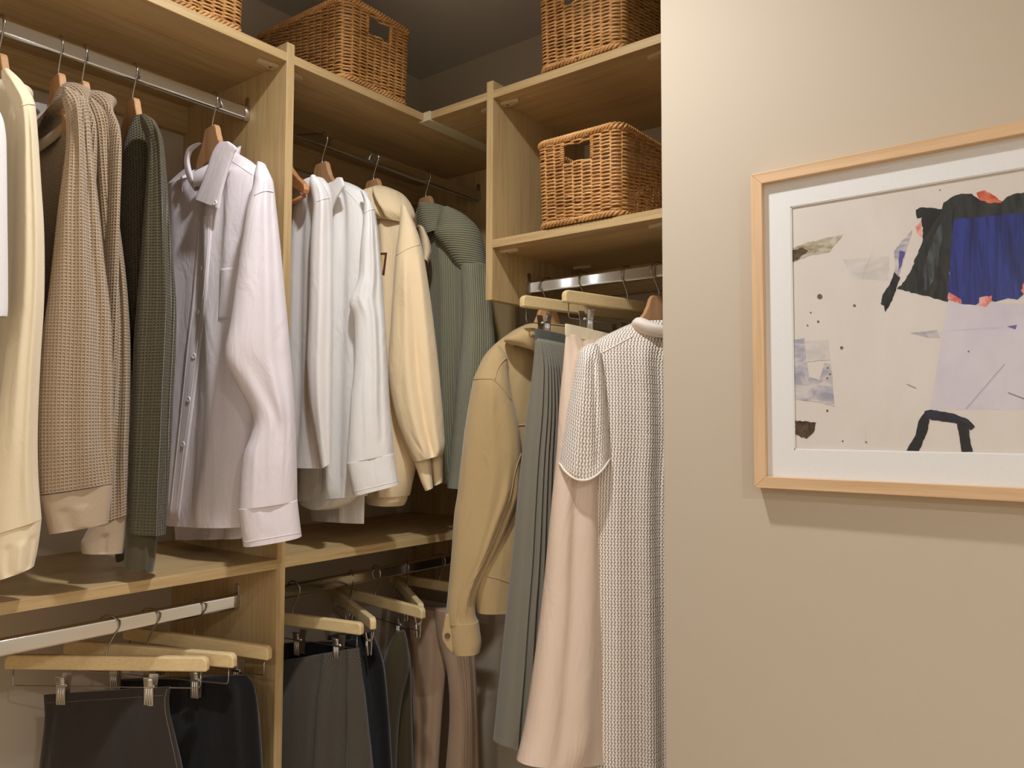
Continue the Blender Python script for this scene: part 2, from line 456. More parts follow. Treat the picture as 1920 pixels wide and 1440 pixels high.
def make_basket():
    rng = random.Random(4)
    root = thing('wicker_basket', '', 'basket', (0, 0, 0))
    wv = MB(); pitch = 0.0038; rows = int((BH - 0.014) / pitch)
    for k in range(rows):
        z = 0.009 + k * pitch
        hole = HOLE_Z0 < z < HOLE_Z1
        s0, s1 = (HOLE_W + 0.002, BP - HOLE_W - 0.002) if hole else (0, BP)
        n = NST * 4; pts = []; ph = rng.uniform(-0.12, 0.12); j1, j2 = rng.uniform(0, 6), rng.uniform(0, 6)
        for i in range(n + (1 if hole else 0)):
            s = s0 + (s1 - s0) * i / n
            o = 0.0034 * math.cos(math.pi * (s / SP) + math.pi * k)
            (x, y), _ = basket_path(s, tap(z), o)
            pts.append((x, y, z + 0.0007 * math.sin(s * 31 + j1) + 0.0004 * math.sin(s * 83 + j2)))
        wv.tube(pts, 0.0021 * rng.uniform(0.92, 1.08), 5, closed=not hole, cap=False, r2=0.0025)
    o = wv.build('woven_wall', M_WICKER, root); o['kind'] = 'stuff'
    sk = MB()
    for k in range(NST):
        s = SP * k + SP * 0.5
        zt = BH - 0.002
        inh = s < HOLE_W or s > BP - HOLE_W
        for z0, z1 in (((0.004, HOLE_Z0), (HOLE_Z1, zt)) if inh else ((0.004, zt),)):
            (x0, y0), _ = basket_path(s, tap(z0)); (x1, y1), _ = basket_path(s, tap(z1))
            sk.tube([(x0, y0, z0), (x1, y1, z1)], 0.0022, 6)
    o = sk.build('stakes', M_WICKER, root); o['kind'] = 'stuff'
    for nm, zc, hr, sr, turns, ns in (('rim_braid', BH - 0.003, 0.0052, 0.0034, 40, 3), ('foot_braid', 0.0078, 0.0044, 0.0030, 36, 3)):
        br = MB()
        for q in range(ns):
            pts = []
            n = 360
            for i in range(n):
                s = BP * i / n; a = 2 * math.pi * (turns * i / n + q / ns)
                (x, y), _ = basket_path(s, tap(zc), hr * 0.75 * math.cos(a) + 0.001)
                pts.append((x, y, zc + hr * math.sin(a)))
            br.tube(pts, sr, 6, closed=True)
        br.build(nm, M_WICKER, root)
    for sg in (-1, 1):                                     # wrapped sides of the hand hole
        hw = MB(); pts = []
        for i in range(60):
            a = 2 * math.pi * 9 * i / 59; z = HOLE_Z0 - 0.003 + (HOLE_Z1 - HOLE_Z0 + 0.006) * i / 59
            pts.append((sg * (HOLE_W + 0.003) * tap(z) + 0.0036 * math.cos(a), -BD / 2 * tap(z) + 0.0042 * math.sin(a), z))
        hw.tube(pts, 0.0021, 6); hw.tube([(sg * (HOLE_W + 0.003), -BD / 2 * 0.99, HOLE_Z0 - 0.004), (sg * (HOLE_W + 0.003), -BD / 2 * 0.995, HOLE_Z1 + 0.004)], 0.0034, 8)
        hw.build('handle_wrap', M_WICKER, root)
    bs = MB()
    for i in range(30):
        y = -BD / 2 * 0.95 + BD * 0.95 * (i + 0.5) / 30
        bs.box((-BW / 2 * 0.95, y - 0.0048, 0.0035), (BW / 2 * 0.95, y + 0.0048, 0.0075))
    bs.build('base', M_WICKER, root)
    return root
def copy_thing(root, label, loc, rz):
    r = root.copy(); COL.objects.link(r); r.location = loc; r.rotation_euler = (0, 0, rz); r['label'] = label
    for ch in list(root.children):
        c = ch.copy(); COL.objects.link(c); c.parent = r
        for g in list(ch.children):
            d = g.copy(); COL.objects.link(d); d.parent = c
    return r
bk0 = make_basket(); bk0['group'] = 'wicker storage baskets'
copy_thing(bk0, 'honey wicker basket on the upper oak shelf next to the partition wall', (-0.8945, 1.354 + BD / 2 + 0.004, TT + 0.0003), 0)
copy_thing(bk0, 'honey wicker basket on top of the oak shelf in the closet corner', (-1.352 - BD / 2, 1.2045, TT + 0.0003), math.pi / 2 + 0.03)
copy_thing(bk0, 'honey wicker basket on the top shelf above the white button-down shirt', (-1.358 - BD / 2, 0.758, TT + 0.0003), math.pi / 2)
bk0['label'] = 'honey wicker basket on the lower shelf above the chrome hanging rail'
bk0.location = (-0.8935, 1.354 + BD / 2 + 0.001, R2T + 0.0003)

# ------------------------------------------------------------------ framed picture
M_FRAME = mat_wood('maple_frame', 0, (222, 184, 140), (206, 166, 122), 0.4, 0.5)
M_FRAMEZ = mat_wood('maple_frame_upright', 2, (222, 184, 140), (206, 166, 122), 0.4, 0.5)
M_MAT = mat_plain('mat_board', (240, 236, 230), 0.85, nscale=900, nstr=0.05)
def mat_paint(name, c1, c2, sc=(60, 60, 9), rough=0.5, lo=0.38, hi=0.62, rot=0.0):
    t = NT(name)
    g = t.noise(t.coords('Object', sc, (0, rot, 0)), 1.0, 5, 0.65, 0.6)
    t.setb(Base_Color=t.ramp(g, [(lo, lin(c1)), (hi, lin(c2))]), Roughness=rough, Normal=t.bump(g, 0.15, 0.0006))
    return t.m
PA = {'black': mat_paint('paint_black', (20, 20, 18), (52, 54, 50), (90, 90, 24), rot=0.5), 'deep': mat_paint('paint_deep_black', (14, 13, 12), (30, 29, 26)),
      'grey': mat_paint('paint_grey_drybrush', (26, 28, 28), (96, 104, 106), (150, 150, 20), rot=0.5, lo=0.45, hi=0.75), 'blue': mat_paint('paint_blue', (24, 30, 84), (44, 58, 138), (110, 110, 10)),
      'red': mat_paint('paint_red', (196, 72, 40), (232, 130, 96), (70, 70, 70)), 'pink': mat_paint('paint_pink', (214, 96, 80), (240, 178, 166), (80, 80, 50)),
      'lav': mat_paint('wash_lavender', (208, 198, 206), (220, 211, 215), (9, 9, 6)), 'violet': mat_paint('wash_violet', (190, 180, 200), (212, 202, 210), (12, 12, 60)),
      'ink': mat_paint('paint_violet_ink', (70, 62, 130), (110, 100, 160)), 'tan': mat_paint('paint_tan', (150, 132, 96), (204, 194, 172), (50, 50, 120)),
      'wash': mat_paint('wash_blue_grey', (162, 158, 170), (216, 206, 198), (30, 30, 60)), 'wash2': mat_paint('wash_pale_grey', (206, 198, 190), (222, 212, 202), (30, 30, 60)),
      'brown': mat_paint('paint_brown', (36, 26, 18), (110, 82, 56), (90, 90, 50)), 'dot': mat_plain('paint_dot', (112, 96, 84), 0.6), 'line': mat_plain('pencil_line', (150, 140, 136), 0.7), 'navy': mat_paint('paint_navy_black', (16, 17, 26), (36, 38, 58), (60, 60, 60))}
M_PAPER = mat_paint('print_paper', (222, 210, 196), (228, 217, 205), (6, 6, 3), 0.8)
pf = thing('framed_picture', 'abstract blue and black painting in a pale maple frame on the partition wall', 'picture', (-0.10, 1.2125, H + 0.152))
FX0, FX1, FZ0, FZ1, FWD = -0.4595, 0.262, H - 0.0976, H + 0.4015, 0.0180
YF, YM = 1.200, 1.2120
def rail_prism(a, b, c, d, mat):
    m = MB(); n = 0
    m.v += [(x, y, z) for y in (YF, YP - 0.0005) for x, z in (a, b, c, d)]
    for q in ((0, 1, 2, 3), (7, 6, 5, 4), (0, 4, 5, 1), (1, 5, 6, 2), (2, 6, 7, 3), (3, 7, 4, 0)): m.face(q)
    return m.build('frame_rail', mat, pf, bevel=0.0008)
i0, i1, j0, j1 = FX0 + FWD, FX1 - FWD, FZ0 + FWD, FZ1 - FWD
rail_prism((FX0, FZ1), (FX1, FZ1), (i1, j1), (i0, j1), M_FRAME); rail_prism((i0, j0), (i1, j0), (FX1, FZ0), (FX0, FZ0), M_FRAME)
rail_prism((FX0, FZ0), (FX0, FZ1), (i0, j1), (i0, j0), M_FRAMEZ); rail_prism((i1, j0), (i1, j1), (FX1, FZ1), (FX1, FZ0), M_FRAMEZ)
pn = (0, 1)
def art(u, v, y=YM + 0.0026): return on_plane(u, v, (0, y), pn)
ax0 = art(1486, 600).x; az1 = H + 0.3420; az0 = H - 0.0370; ax1 = FX0 + FX1 - ax0
mt = MB()
for a, b in (((i0 - 0.004, j0 - 0.004), (ax0, j1 + 0.004)), ((ax1, j0 - 0.004), (i1 + 0.004, j1 + 0.004)), ((ax0, j0 - 0.004), (ax1, az0)), ((ax0, az1), (ax1, j1 + 0.004))):
    mt.box((a[0], YM, a[1]), (b[0], YM + 0.002, b[1]))
mt.build('mat_board', M_MAT, pf)
bv = MB(); bw = 0.0016
for (xa, za), (xb, zb) in (((ax0, az0), (ax1, az0 + bw)), ((ax0, az1 - bw), (ax1, az1)), ((ax0, az0), (ax0 + bw, az1)), ((ax1 - bw, az0), (ax1, az1))):
    bv.box((xa, YM + 0.0008, za), (xb, YM + 0.0022, zb))
bv.build('mat_bevel', mat_plain('mat_core', (244, 241, 236), 0.8), pf)
pr_ = MB().box((ax0 - 0.003, YM + 0.003, az0 - 0.003), (ax1 + 0.003, YM + 0.004, az1 + 0.003)).build('print', M_PAPER, pf)
MB().box((i0 - 0.004, YP - 0.006, j0 - 0.004), (i1 + 0.004, YP - 0.001, j1 + 0.004)).build('backing_board', mat_plain('backing', (120, 104, 84), 0.8), pf)
LAYER = [0]
def patch(pts, m, jag=0.0, seed=1, name='paint_patch'):
    LAYER[0] += 1; y = YM + 0.0029 - LAYER[0] * 0.000012
    rng = random.Random(seed * 7 + LAYER[0]); P = [art(u, v, y) for u, v in pts]; Q = []
    for i, a in enumerate(P):
        b = P[(i + 1) % len(P)]; L = (b - a).length; n = max(1, int(L / 0.0035)) if jag else 1
        for k in range(n):
            q = a.lerp(b, k / n)
            if jag and k: q = q + Vector((rng.uniform(-1, 1), 0, rng.uniform(-1, 1))) * jag
            Q.append(q)
    Q = [Vector((min(max(q.x, ax0), ax1), y, min(max(q.z, az0), az1))) for q in Q]
    m_ = MB(); m_.v = [tuple(q) for q in Q]; m_.face(list(range(len(Q))))
    o = m_.build(name, PA[m], pr_)
    bm = __import__('bmesh').new(); bm.from_mesh(o.data); __import__('bmesh').ops.triangulate(bm, faces=bm.faces[:]); bm.to_mesh(o.data); bm.free()
    return o
patch([(1580, 487), (1668, 481), (1666, 526), (1602, 522)], 'wash2', 0.0006)
patch([(1776, 566), (2100, 574), (2100, 768), (1745, 768), (1752, 720), (1765, 640)], 'lav', 0.0004)
patch([(1752, 622), (1905, 609), (1898, 618), (1890, 652), (1800, 640)], 'lav', 0.0005); patch([(1768, 621), (1906, 609), (1902, 616)], 'violet'); patch([(1888, 612), (1907, 609), (1904, 618)], 'ink')
patch([(1706, 624), (1757, 619), (1764, 634), (1738, 633)], 'wash', 0.0005)
patch([(1830, 362), (1847, 357), (1866, 368), (1882, 380), (1870, 388), (1836, 380)], 'red', 0.001)
patch([(1716, 426), (1726, 415), (1729, 445), (1721, 440)], 'pink', 0.0007)
patch([(1717, 394), (1725, 389), (1750, 390), (1766, 392), (1769, 380), (1782, 371), (1803, 363), (1822, 363), (1836, 374), (1851, 380), (1876, 381), (1888, 369), (1908, 362), (1990, 352), (2040, 370), (2040, 415), (1925, 410), (1790, 415), (1784, 470), (1777, 566), (1720, 551), (1682, 542), (1696, 527), (1711, 499), (1722, 470), (1729, 455), (1731, 432), (1728, 408), (1720, 410)], 'black', 0.0010)
patch([(1717, 394), (1725, 389), (1750, 390), (1768, 394), (1752, 418), (1732, 448), (1728, 408), (1720, 410)], 'deep', 0.0008)
patch([(1770, 405), (1776, 400), (1762, 470), (1756, 515), (1740, 545), (1715, 545), (1730, 505), (1748, 450)], 'grey', 0.0008)
patch([(1789, 411), (1925, 398), (2030, 392), (2025, 520), (1960, 552), (1922, 548), (1908, 562), (1890, 559), (1866, 566), (1848, 562), (1830, 572), (1800, 569), (1776, 560), (1783, 470)], 'blue', 0.0007)
patch([(1834, 573), (1836, 558), (1860, 554), (1859, 565), (1848, 576)], 'pink', 0.0008); patch([(1777, 561), (1779, 548), (1802, 561), (1803, 569)], 'pink', 0.0008); patch([(1914, 545), (1924, 520), (1930, 545), (1922, 556)], 'pink', 0.0007)
patch([(1710, 431), (1703, 455), (1694, 487), (1684, 520), (1674, 548), (1666, 572), (1660, 586), (1658, 574), (1651, 570), (1655, 552), (1668, 534), (1679, 500), (1676, 472), (1688, 456)], 'wash', 0.0006)
patch([(1688, 520), (1680, 545), (1668, 572), (1660, 585), (1658, 574), (1651, 570), (1655, 552), (1668, 534), (1677, 510)], 'black', 0.0007); patch([(1686, 470), (1697, 472), (1690, 500), (1684, 510)], 'ink', 0.0006)
patch([(1484, 466), (1510, 456), (1556, 445), (1580, 440), (1562, 462), (1555, 473), (1520, 478), (1485, 493)], 'tan', 0.0008); patch([(1484, 470), (1505, 464), (1515, 470), (1500, 484), (1485, 492)], 'brown', 0.0010)
patch([(1487, 637), (1508, 634), (1511, 665), (1516, 706), (1535, 712), (1561, 715), (1564, 762), (1540, 755), (1488, 748)], 'wash', 0.0007); patch([(1508, 640), (1552, 638), (1556, 675), (1512, 678)], 'wash2', 0.0006)
patch([(1499, 638), (1508, 634), (1511, 665), (1508, 702), (1501, 700)], 'ink', 0.0004) if False else None
patch([(1546, 680), (1557, 682), (1561, 716), (1537, 712)], 'wash', 0.0005)
patch([(1491, 788), (1530, 792), (1528, 805), (1521, 815), (1512, 823), (1491, 815)], 'brown', 0.0011)
patch([(1735, 772), (1743, 788), (1739, 808), (1723, 846), (1699, 846), (1717, 815), (1722, 790), (1729, 779)], 'deep', 0.0005); patch([(1733, 771), (1745, 768), (1790, 776), (1815, 786), (1828, 800), (1820, 807), (1812, 800), (1790, 793), (1745, 787), (1735, 780)], 'navy', 0.0005); patch([(1793, 788), (1817, 795), (1818, 820), (1824, 847), (1803, 847), (1798, 815)], 'deep', 0.0005)
for u, v, r in ((1537, 556, 5), (1602, 573, 2.6), (1578, 652, 3), (1520, 586, 1.5), (1534, 603, 2.2), (1514, 610, 1.6), (1551, 770, 2.2), (1580, 827, 1.6), (1624, 829, 1.7), (1552, 690, 1.8), (1556, 702, 1.8), (1551, 709, 1.8), (1816, 659, 1.5), (1762, 356, 1.2)):
    patch([(u + r * math.cos(k * math.pi / 5), v + r * math.sin(k * math.pi / 5)) for k in range(10)], 'dot', name='paint_spot')
for a, b, w in (((1638, 468), (1615, 526), 1.0), ((1884, 682), (1811, 767), 1.6), ((1890, 736), (1980, 770), 1.6), ((1652, 765), (1624, 806), 0.9), ((1624, 806), (1622, 830), 0.8), ((1700, 720), (1718, 728), 0.8), ((1815, 575), (1785, 602), 0.8), ((1632, 745), (1624, 760), 0.8)):
    dx, dy = b[0] - a[0], b[1] - a[1]; L = math.hypot(dx, dy); px, py = -dy / L * w / 2 + 0.3, dx / L * w / 2 + 0.3
    patch([(a[0] - px, a[1] - py), (a[0] + px, a[1] + py), (b[0] + px, b[1] + py), (b[0] - px, b[1] - py)], 'line', name='pencil_line')
def mat_glass():
    t = NT('picture_glass')
    tr = t.n('ShaderNodeBsdfTransparent'); tr.inputs[0].default_value = (0.985, 0.985, 0.98, 1)
    gl = t.n('ShaderNodeBsdfGlossy'); gl.inputs['Roughness'].default_value = 0.01
    fr = t.n('ShaderNodeFresnel'); ge = t.n('ShaderNodeNewGeometry'); t.l(t.math('ADD', 1.45, t.math('MULTIPLY', ge.outputs['Backfacing'], 1 / 1.45 - 1.45)), fr.inputs[0])
    mx = t.n('ShaderNodeMixShader'); t.l(fr.outputs[0], mx.inputs[0]); t.l(tr.outputs[0], mx.inputs[1]); t.l(gl.outputs[0], mx.inputs[2])
    t.l(mx.outputs[0], t.out.inputs[0]); return t.m
gm = MB(); gm.v = [(i0 - 0.003, YM - 0.0025, j0 - 0.003), (i1 + 0.003, YM - 0.0025, j0 - 0.003), (i1 + 0.003, YM - 0.0025, j1 + 0.003), (i0 - 0.003, YM - 0.0025, j1 + 0.003)]; gm.face((0, 1, 2, 3))
gm.build('glass_pane', mat_glass(), pf)
# ------------------------------------------------------------------ cloth builder
def catmull(P, t):
    n = len(P) - 1; x = min(max(t, 0), 0.999999) * n; i = int(x); f = x - i
    p0, p1, p2, p3 = P[max(i - 1, 0)], P[i], P[i + 1], P[min(i + 2, n)]
    return tuple(0.5 * ((2 * b) + (c - a) * f + (2 * a - 5 * b + 4 * c - d) * f * f + (3 * b - a - 3 * c + d) * f ** 3) for a, b, c, d in zip(p0, p1, p2, p3))

def facing(anchor):
    """horizontal direction across a sleeve hanging at this spot, turned to the middle of the room"""
    L = math.hypot(*anchor[:2]); return (anchor[1] / L, -anchor[0] / L)

def loft(m, secs, folds=(), nu=72, nv=70, p=2.3, wave=None, cap=True, fs=(0.7, 1.25), drop=0.0, dip=0.0, dip0=0.75):
    """secs: list of (centre, half-width vector, half-depth vector); closed cross sections swept from top to hem"""
    base = len(m.v); folds = [(f[0], f[1], f[2] * fs[1], f[3] * fs[0], f[4], f[5]) for f in folds]
    flat = [tuple(a) + tuple(b) + tuple(c) for a, b, c in secs]
    rws = []; run = 0; prev = None
    ang = [2 * math.pi * k / nu for k in range(nu)]
    for j in range(nv):
        t = j / (nv - 1); q = catmull(flat, t)
        C, W, D = Vector(q[0:3]), Vector(q[3:6]), Vector(q[6:9])
        if prev is not None: run += (C - prev).length
        prev = C
        dn = D.normalized() if D.length > 1e-9 else Vector((0, 1, 0)); wl = max(W.length, 1e-5)
        pts = []
        for an in ang:
            c, s = math.cos(an), math.sin(an)
            x = math.copysign(abs(c) ** (2 / p), c); y = math.copysign(abs(s) ** (2 / p), s)
            P = C + W * x + D * y
            wgt = min(1, abs(y) * 1.6)
            o = 0.0
            for f in folds:
                s0, s1, w, amp, t0, t1 = f[:6]
                e = smooth(t0 - 0.06, t0 + 0.10, t) * (1 - smooth(t1 - 0.10, t1 + 0.06, t))
                if e > 0:
                    sc = s0 + (s1 - s0) * (t - t0) / max(t1 - t0, 1e-6)
                    o += amp * e * math.exp(-((x - sc) / w) ** 2)
            if wave:
                amp, fr, ph, pw = wave
                o += amp * (t ** pw) * math.sin(fr * math.pi * x + ph + 0.6 * math.sin(3.1 * t + ph))
            sgn = -1 if y < 0 else 1
            P = P + dn * (sgn * o * wgt if y < 0 else -0.55 * o * wgt * sgn)
            if drop and y < 0:
                P.z -= drop * (1 - smooth(0.0, 0.30, t)) * (1 - min(1, abs(x)) ** 2) * min(1, -y * 1.5)
            if dip and y < 0:
                P.z -= dip * smooth(dip0, 1.0, t) * (1 - min(1, abs(x)) ** 2) * min(1, -y * 1.5)
            pts.append(P)
        rws.append((pts, run))
    for pts, run in rws: m.v += [tuple(P) for P in pts]
    m.first, m.last = rws[0][0], rws[-1][0]
    # signed arc length from the front middle (angle -90 deg), in metres
    uvs = []
    k0 = int(round(nu * 0.75)) % nu
    for pts, run in rws:
        a = [0.0] * nu; acc = 0
        for d in range(1, nu // 2 + 1):
            i = (k0 + d) % nu; acc += (pts[i] - pts[(i - 1) % nu]).length; a[i] = acc
        acc = 0
        for d in range(1, nu - nu // 2):
            i = (k0 - d) % nu; acc -= (pts[i] - pts[(i + 1) % nu]).length; a[i] = acc
        uvs.append((a, run))
    for j in range(nv - 1):
        for k in range(nu):
            k2 = (k + 1) % nu
            ua, ub, va, vb = uvs[j][0][k], uvs[j][0][k2], uvs[j][1], uvs[j + 1][1]
            uc, ud = uvs[j + 1][0][k2], uvs[j + 1][0][k]
            if abs(ua - ub) > 0.05 and ua * ub < 0: ub = ua; uc = ud
            m.face((base + j * nu + k, base + (j + 1) * nu + k, base + (j + 1) * nu + k2, base + j * nu + k2), [(ua, -va), (ud, -vb), (uc, -vb), (ub, -va)], True)
    if cap: m.face([base + k for k in range(nu)], None, True)
    return m

def traced(rows, anchor, depth, dirv=None):
    """cross sections between left and right edges that lie in the upright plane through anchor along dirv"""
    d = dirv or facing(anchor); nrm = Vector((-d[1], d[0], 0)); nrm.normalize()
    if nrm.x * anchor[0] + nrm.y * anchor[1] < 0: nrm = -nrm
    out = []
    for i, r in enumerate(rows):
        a = on_plane(r[0], r[1], anchor, nrm); b = on_plane(r[2], r[3], anchor, nrm)
        dp = depth[min(i, len(depth) - 1)] if isinstance(depth, (list, tuple)) else depth
        sh = nrm * (r[4] if len(r) > 4 else 0)
        out.append(((a + b) / 2 + sh, (b - a) / 2, nrm * dp))
    return out

def body_secs(c, d, rows):
    """rows: (height, half-width to the room side, half-width to the wall side, half-thickness)"""
    nrm = Vector((-d[1], d[0], 0)); nrm.normalize()
    if nrm.x * c[0] + nrm.y * c[1] < 0: nrm = -nrm
    dv = Vector((d[0], d[1], 0)); out = []
    for z, wn, wf, th in rows:
        out.append((Vector((c[0], c[1], z)) + dv * (wn - wf) / 2, dv * (wn + wf) / 2, nrm * th))
    return out

def piece(root, name, mat, secs, label=None, edge=None, **kw):
    m = loft(MB(), secs, **kw); o = m.build(name, mat, root); SURF[o.name] = [m.v, m.f, None]
    if label: o['label'] = label
    if edge: MB().tube(m.last, edge[1], 6, closed=True).build(edge[0], edge[2], o)
    return o

SURF = {}
def touch(u, v, objs):
    """nearest point of these cloth surfaces on the sight line, with its normal turned to the room"""
    best = None; o0 = Vector((0, 0, H)); d = ray(u, v).normalized()
    for o in objs:
        s = SURF[o.name]
        if s[2] is None: s[2] = BVHTree.FromPolygons([Vector(x) for x in s[0]], s[1])
        loc, nrm, idx, dist = s[2].ray_cast(o0, d)
        if loc is not None and (best is None or dist < best[2]):
            if nrm.dot(d) > 0: nrm = -nrm
            best = (loc, nrm, dist)
    return best

def seam(root, name, mat, pts, objs, r=0.0012, n=40, lift=0.0):
    """sewn line lying on the cloth"""
    P = []
    for i in range(n + 1):
        u, v = catmull(pts, i / n); h = touch(u, v, objs)
        if h is not None: P.append(h[0] + h[1] * lift)
    if len(P) < 3: return None
    return MB().tube(P, r, 6).build(name, mat, root)

def patch_on(root, name, mat, rows, objs, th=0.0022, nu=14, nv=50):
    """second layer of cloth sewn on: rows of (uL, vL, uR, vR)"""
    m = MB(); ok = {}; 
    for j in range(nv):
        q = catmull(rows, j / (nv - 1))
        for i in range(nu):
            s = i / (nu - 1); h = touch(q[0] + (q[2] - q[0]) * s, q[1] + (q[3] - q[1]) * s, objs)
            if h is None: continue
            e = 0.15 if i in (0, nu - 1) or j in (0, nv - 1) else 1.0
            ok[(i, j)] = len(m.v); m.v.append(tuple(h[0] + h[1] * th * e))
    w = 0.0011
    for j in range(nv - 1):
        for i in range(nu - 1):
            k = [(i, j), (i, j + 1), (i + 1, j + 1), (i + 1, j)]
            if all(x in ok for x in k): m.face([ok[x] for x in k], [(x[0] * w, -x[1] * w * 6) for x in k], True)
    return m.build(name, mat, root)

def rfolds(seed, n, amp, w=(0.08, 0.2), t0=0.0, t1=1.0, lo=-0.9, hi=0.9, drift=0.2):
    rng = random.Random(seed); out = []
    for i in range(n):
        s = rng.uniform(lo, hi); a = rng.uniform(t0, t0 + (t1 - t0) * 0.4); b = rng.uniform(t0 + (t1 - t0) * 0.6, t1 + 0.05)
        out.append((s, s + rng.uniform(-drift, drift), rng.uniform(*w), amp * rng.uniform(0.4, 1.0) * rng.choice((1, 1, -0.8)), a, b))
    return out

# ------------------------------------------------------------------ hangers
DL = lambda a: (math.cos(math.radians(a)), math.sin(math.radians(a)))          # room-side direction of a hanger on the left run
DR = lambda a: (math.sin(math.radians(a)), -math.cos(math.radians(a)))         # and on the right run

def hook_path(c, d, zr, zneck):
    d = Vector((d[0], d[1], 0)); C = Vector((c[0], c[1], 0)); R = 0.0195; zc = zr + 0.0005
    pts = [C + Vector((0, 0, zneck - 0.004)), C + Vector((0, 0, zneck + (zc - 0.030 - zneck) * 0.5 if zneck < zc - 0.03 else zneck))]
    for k in range(0, 15):
        a = math.radians(-42 + k * 16.2)
        pts.append(C + d * (R * math.cos(a)) + Vector((0, 0, zc + R * math.sin(a))))
    P = [tuple(p) for p in pts]
    return [catmull(P, i / 70) for i in range(71)]

def wood_hanger(label, c, d, zr, group='wooden shirt hangers', width=0.135, neck=0.054, arms=True, mat=None, trouser_bar=False):
    zn = zr - neck
    t = thing('wood_hanger', label, 'hanger', (c[0], c[1], zr - 0.2), group)
    half = [(0.019, 0.0), (0.025, -0.008), (0.030, -0.022), (0.038, -0.038), (0.052, -0.054), (width * 0.62, -0.080), (width, -0.112), (width + 0.006, -0.124), (width, -0.134), (width * 0.62, -0.112), (0.05, -0.090), (0.02, -0.076)]
    poly = half + [(-a, b) for a, b in reversed(half)]
    nv = Vector((-d[1], d[0], 0))
    MB().prism(poly, (c[0], c[1], zn), (d[0], d[1], 0), (0, 0, 1), nv * 0.0062).build('hanger_body', mat or M_BEECH, t, bevel=0.0022)
    if trouser_bar:
        a = Vector((c[0], c[1], zn - 0.135)); dv = Vector((d[0], d[1], 0))
        MB().tube([a - dv * (width - 0.01), a + dv * (width - 0.01)], 0.005, 10).build('trouser_bar', mat or M_BEECH, t)
    MB().tube(hook_path(c, d, zr, zn), 0.00165, 8).build('hook', M_STEEL, t)
    return t

def clip_hanger(label, c, d, zr, clips, group='pale trouser hangers with clips', half=0.19, zbar=None, tilt=0.0, grip=0.0036):
    zb = (zr - 0.066) if zbar is None else zbar
    t = thing('clip_hanger', label, 'hanger', (c[0], c[1], zb - 0.06), group)
    L, h, r = half, 0.0132, 0.0115; poly = []
    for sx, sy, a0 in ((1, -1, -90), (1, 1, 0), (-1, 1, 90), (-1, -1, 180)):
        rr = r if sy > 0 else 0.004
        for k in range(7):
            a = math.radians(a0 + 90 * k / 6); poly.append((sx * (L - rr) + rr * math.cos(a), sy * (h - rr) + rr * math.sin(a)))
    dv = Vector((d[0], d[1], 0)); nv = Vector((-d[1], d[0], 0)); C = Vector((c[0], c[1], zb)); ez = Vector((0, 0, 1)) 
    ex = (dv + ez * tilt).normalized()
    MB().prism(poly, C, ex, ez, nv * 0.0072).build('hanger_bar', M_LOTUS, t, bevel=0.003)
    MB().tube(hook_path(c, d, zr, zb + h), 0.00165, 8).build('hook', M_STEEL, t)
    zw = -h - 0.031; e = L - 0.014
    P = [C + ex * e - ez * h, C + ex * e + ez * (zw + 0.006), C + ex * (e - 0.002) + ez * (zw + 0.001), C + ex * (e - 0.007) + ez * zw]
    path = P + [C + ex * (2 * i / 10 - 1) * (e - 0.007) + ez * zw for i in range(9, 0, -1)] + [C - ex * (e - 0.007) + ez * zw, C - ex * (e - 0.002) + ez * (zw + 0.001), C - ex * e + ez * (zw + 0.006), C - ex * e - ez * h]
    MB().tube(path, 0.0012, 6).build('wire', M_STEEL, t)
    for s in clips:
        o = C + ex * s + ez * zw; root = None
        for sg in (-1, 1):
            m = MB(); prof = [(grip + 0.0052, 0.021), (grip + 0.0035, 0.012), (grip + 0.0012, 0.0), (grip + 0.001, -0.012), (grip, -0.031)]
            for (n0, z0), (n1, z1) in zip(prof[:-1], prof[1:]):
                a, b = o + nv * (sg * n0) + ez * z0, o + nv * (sg * n1) + ez * z1
                m.obox((a + b) / 2, ex * 0.0085, (b - a) / 2 * 1.02, nv * 0.0007)
            for q in (-0.0045, 0.0, 0.0045):
                a, b = o + nv * (sg * (grip + 0.0020)) + ex * q + ez * 0.0, o + nv * (sg * (grip + 0.0010)) + ex * q - ez * 0.029
                m.tube([a, b], 0.0011, 6)
            for q in range(4):
                zz = 0.006 + q * 0.0036; a = o + nv * (sg * (grip + 0.0032 + q * 0.0008)) + ez * zz
                m.tube([a - ex * 0.0075, a + ex * 0.0075], 0.0009, 6)
            m.build('clip_jaw', M_CLIP, t)
        MB().tube([o - ex * 0.0075 + ez * 0.002, o + ex * 0.0075 + ez * 0.002], 0.0026, 10).build('clip_spring', M_CLIP, t)
    return t

def garment(name, label, cat, loc, group=None):
    return thing(name, label, cat, loc, group)

SW = lambda z0: z0
def top_body(zr, hem, w=0.215, th=0.045, wh=None, neck=0.07, slope=0.09):
    """torso rows of a hanging top: neck, shoulders, hem"""
    zt = zr - 0.078; wh = wh or w + 0.01
    return [(zt, neck, neck, 0.040), (zt - 0.014, neck + 0.035, neck + 0.035, 0.042), (zt - slope * 0.55, w * 0.78, w * 0.78, th * 0.9), (zt - slope, w * 0.95, w * 0.95, th), (zt - slope - 0.06, w, w, th),
            (zt - slope - 0.16, w, w, th), (hem + (zt - slope - 0.16 - hem) * 0.5, (w + wh) / 2, (w + wh) / 2, th * 1.05), (hem + 0.05, wh, wh, th * 1.1), (hem, wh, wh, th * 1.1)]

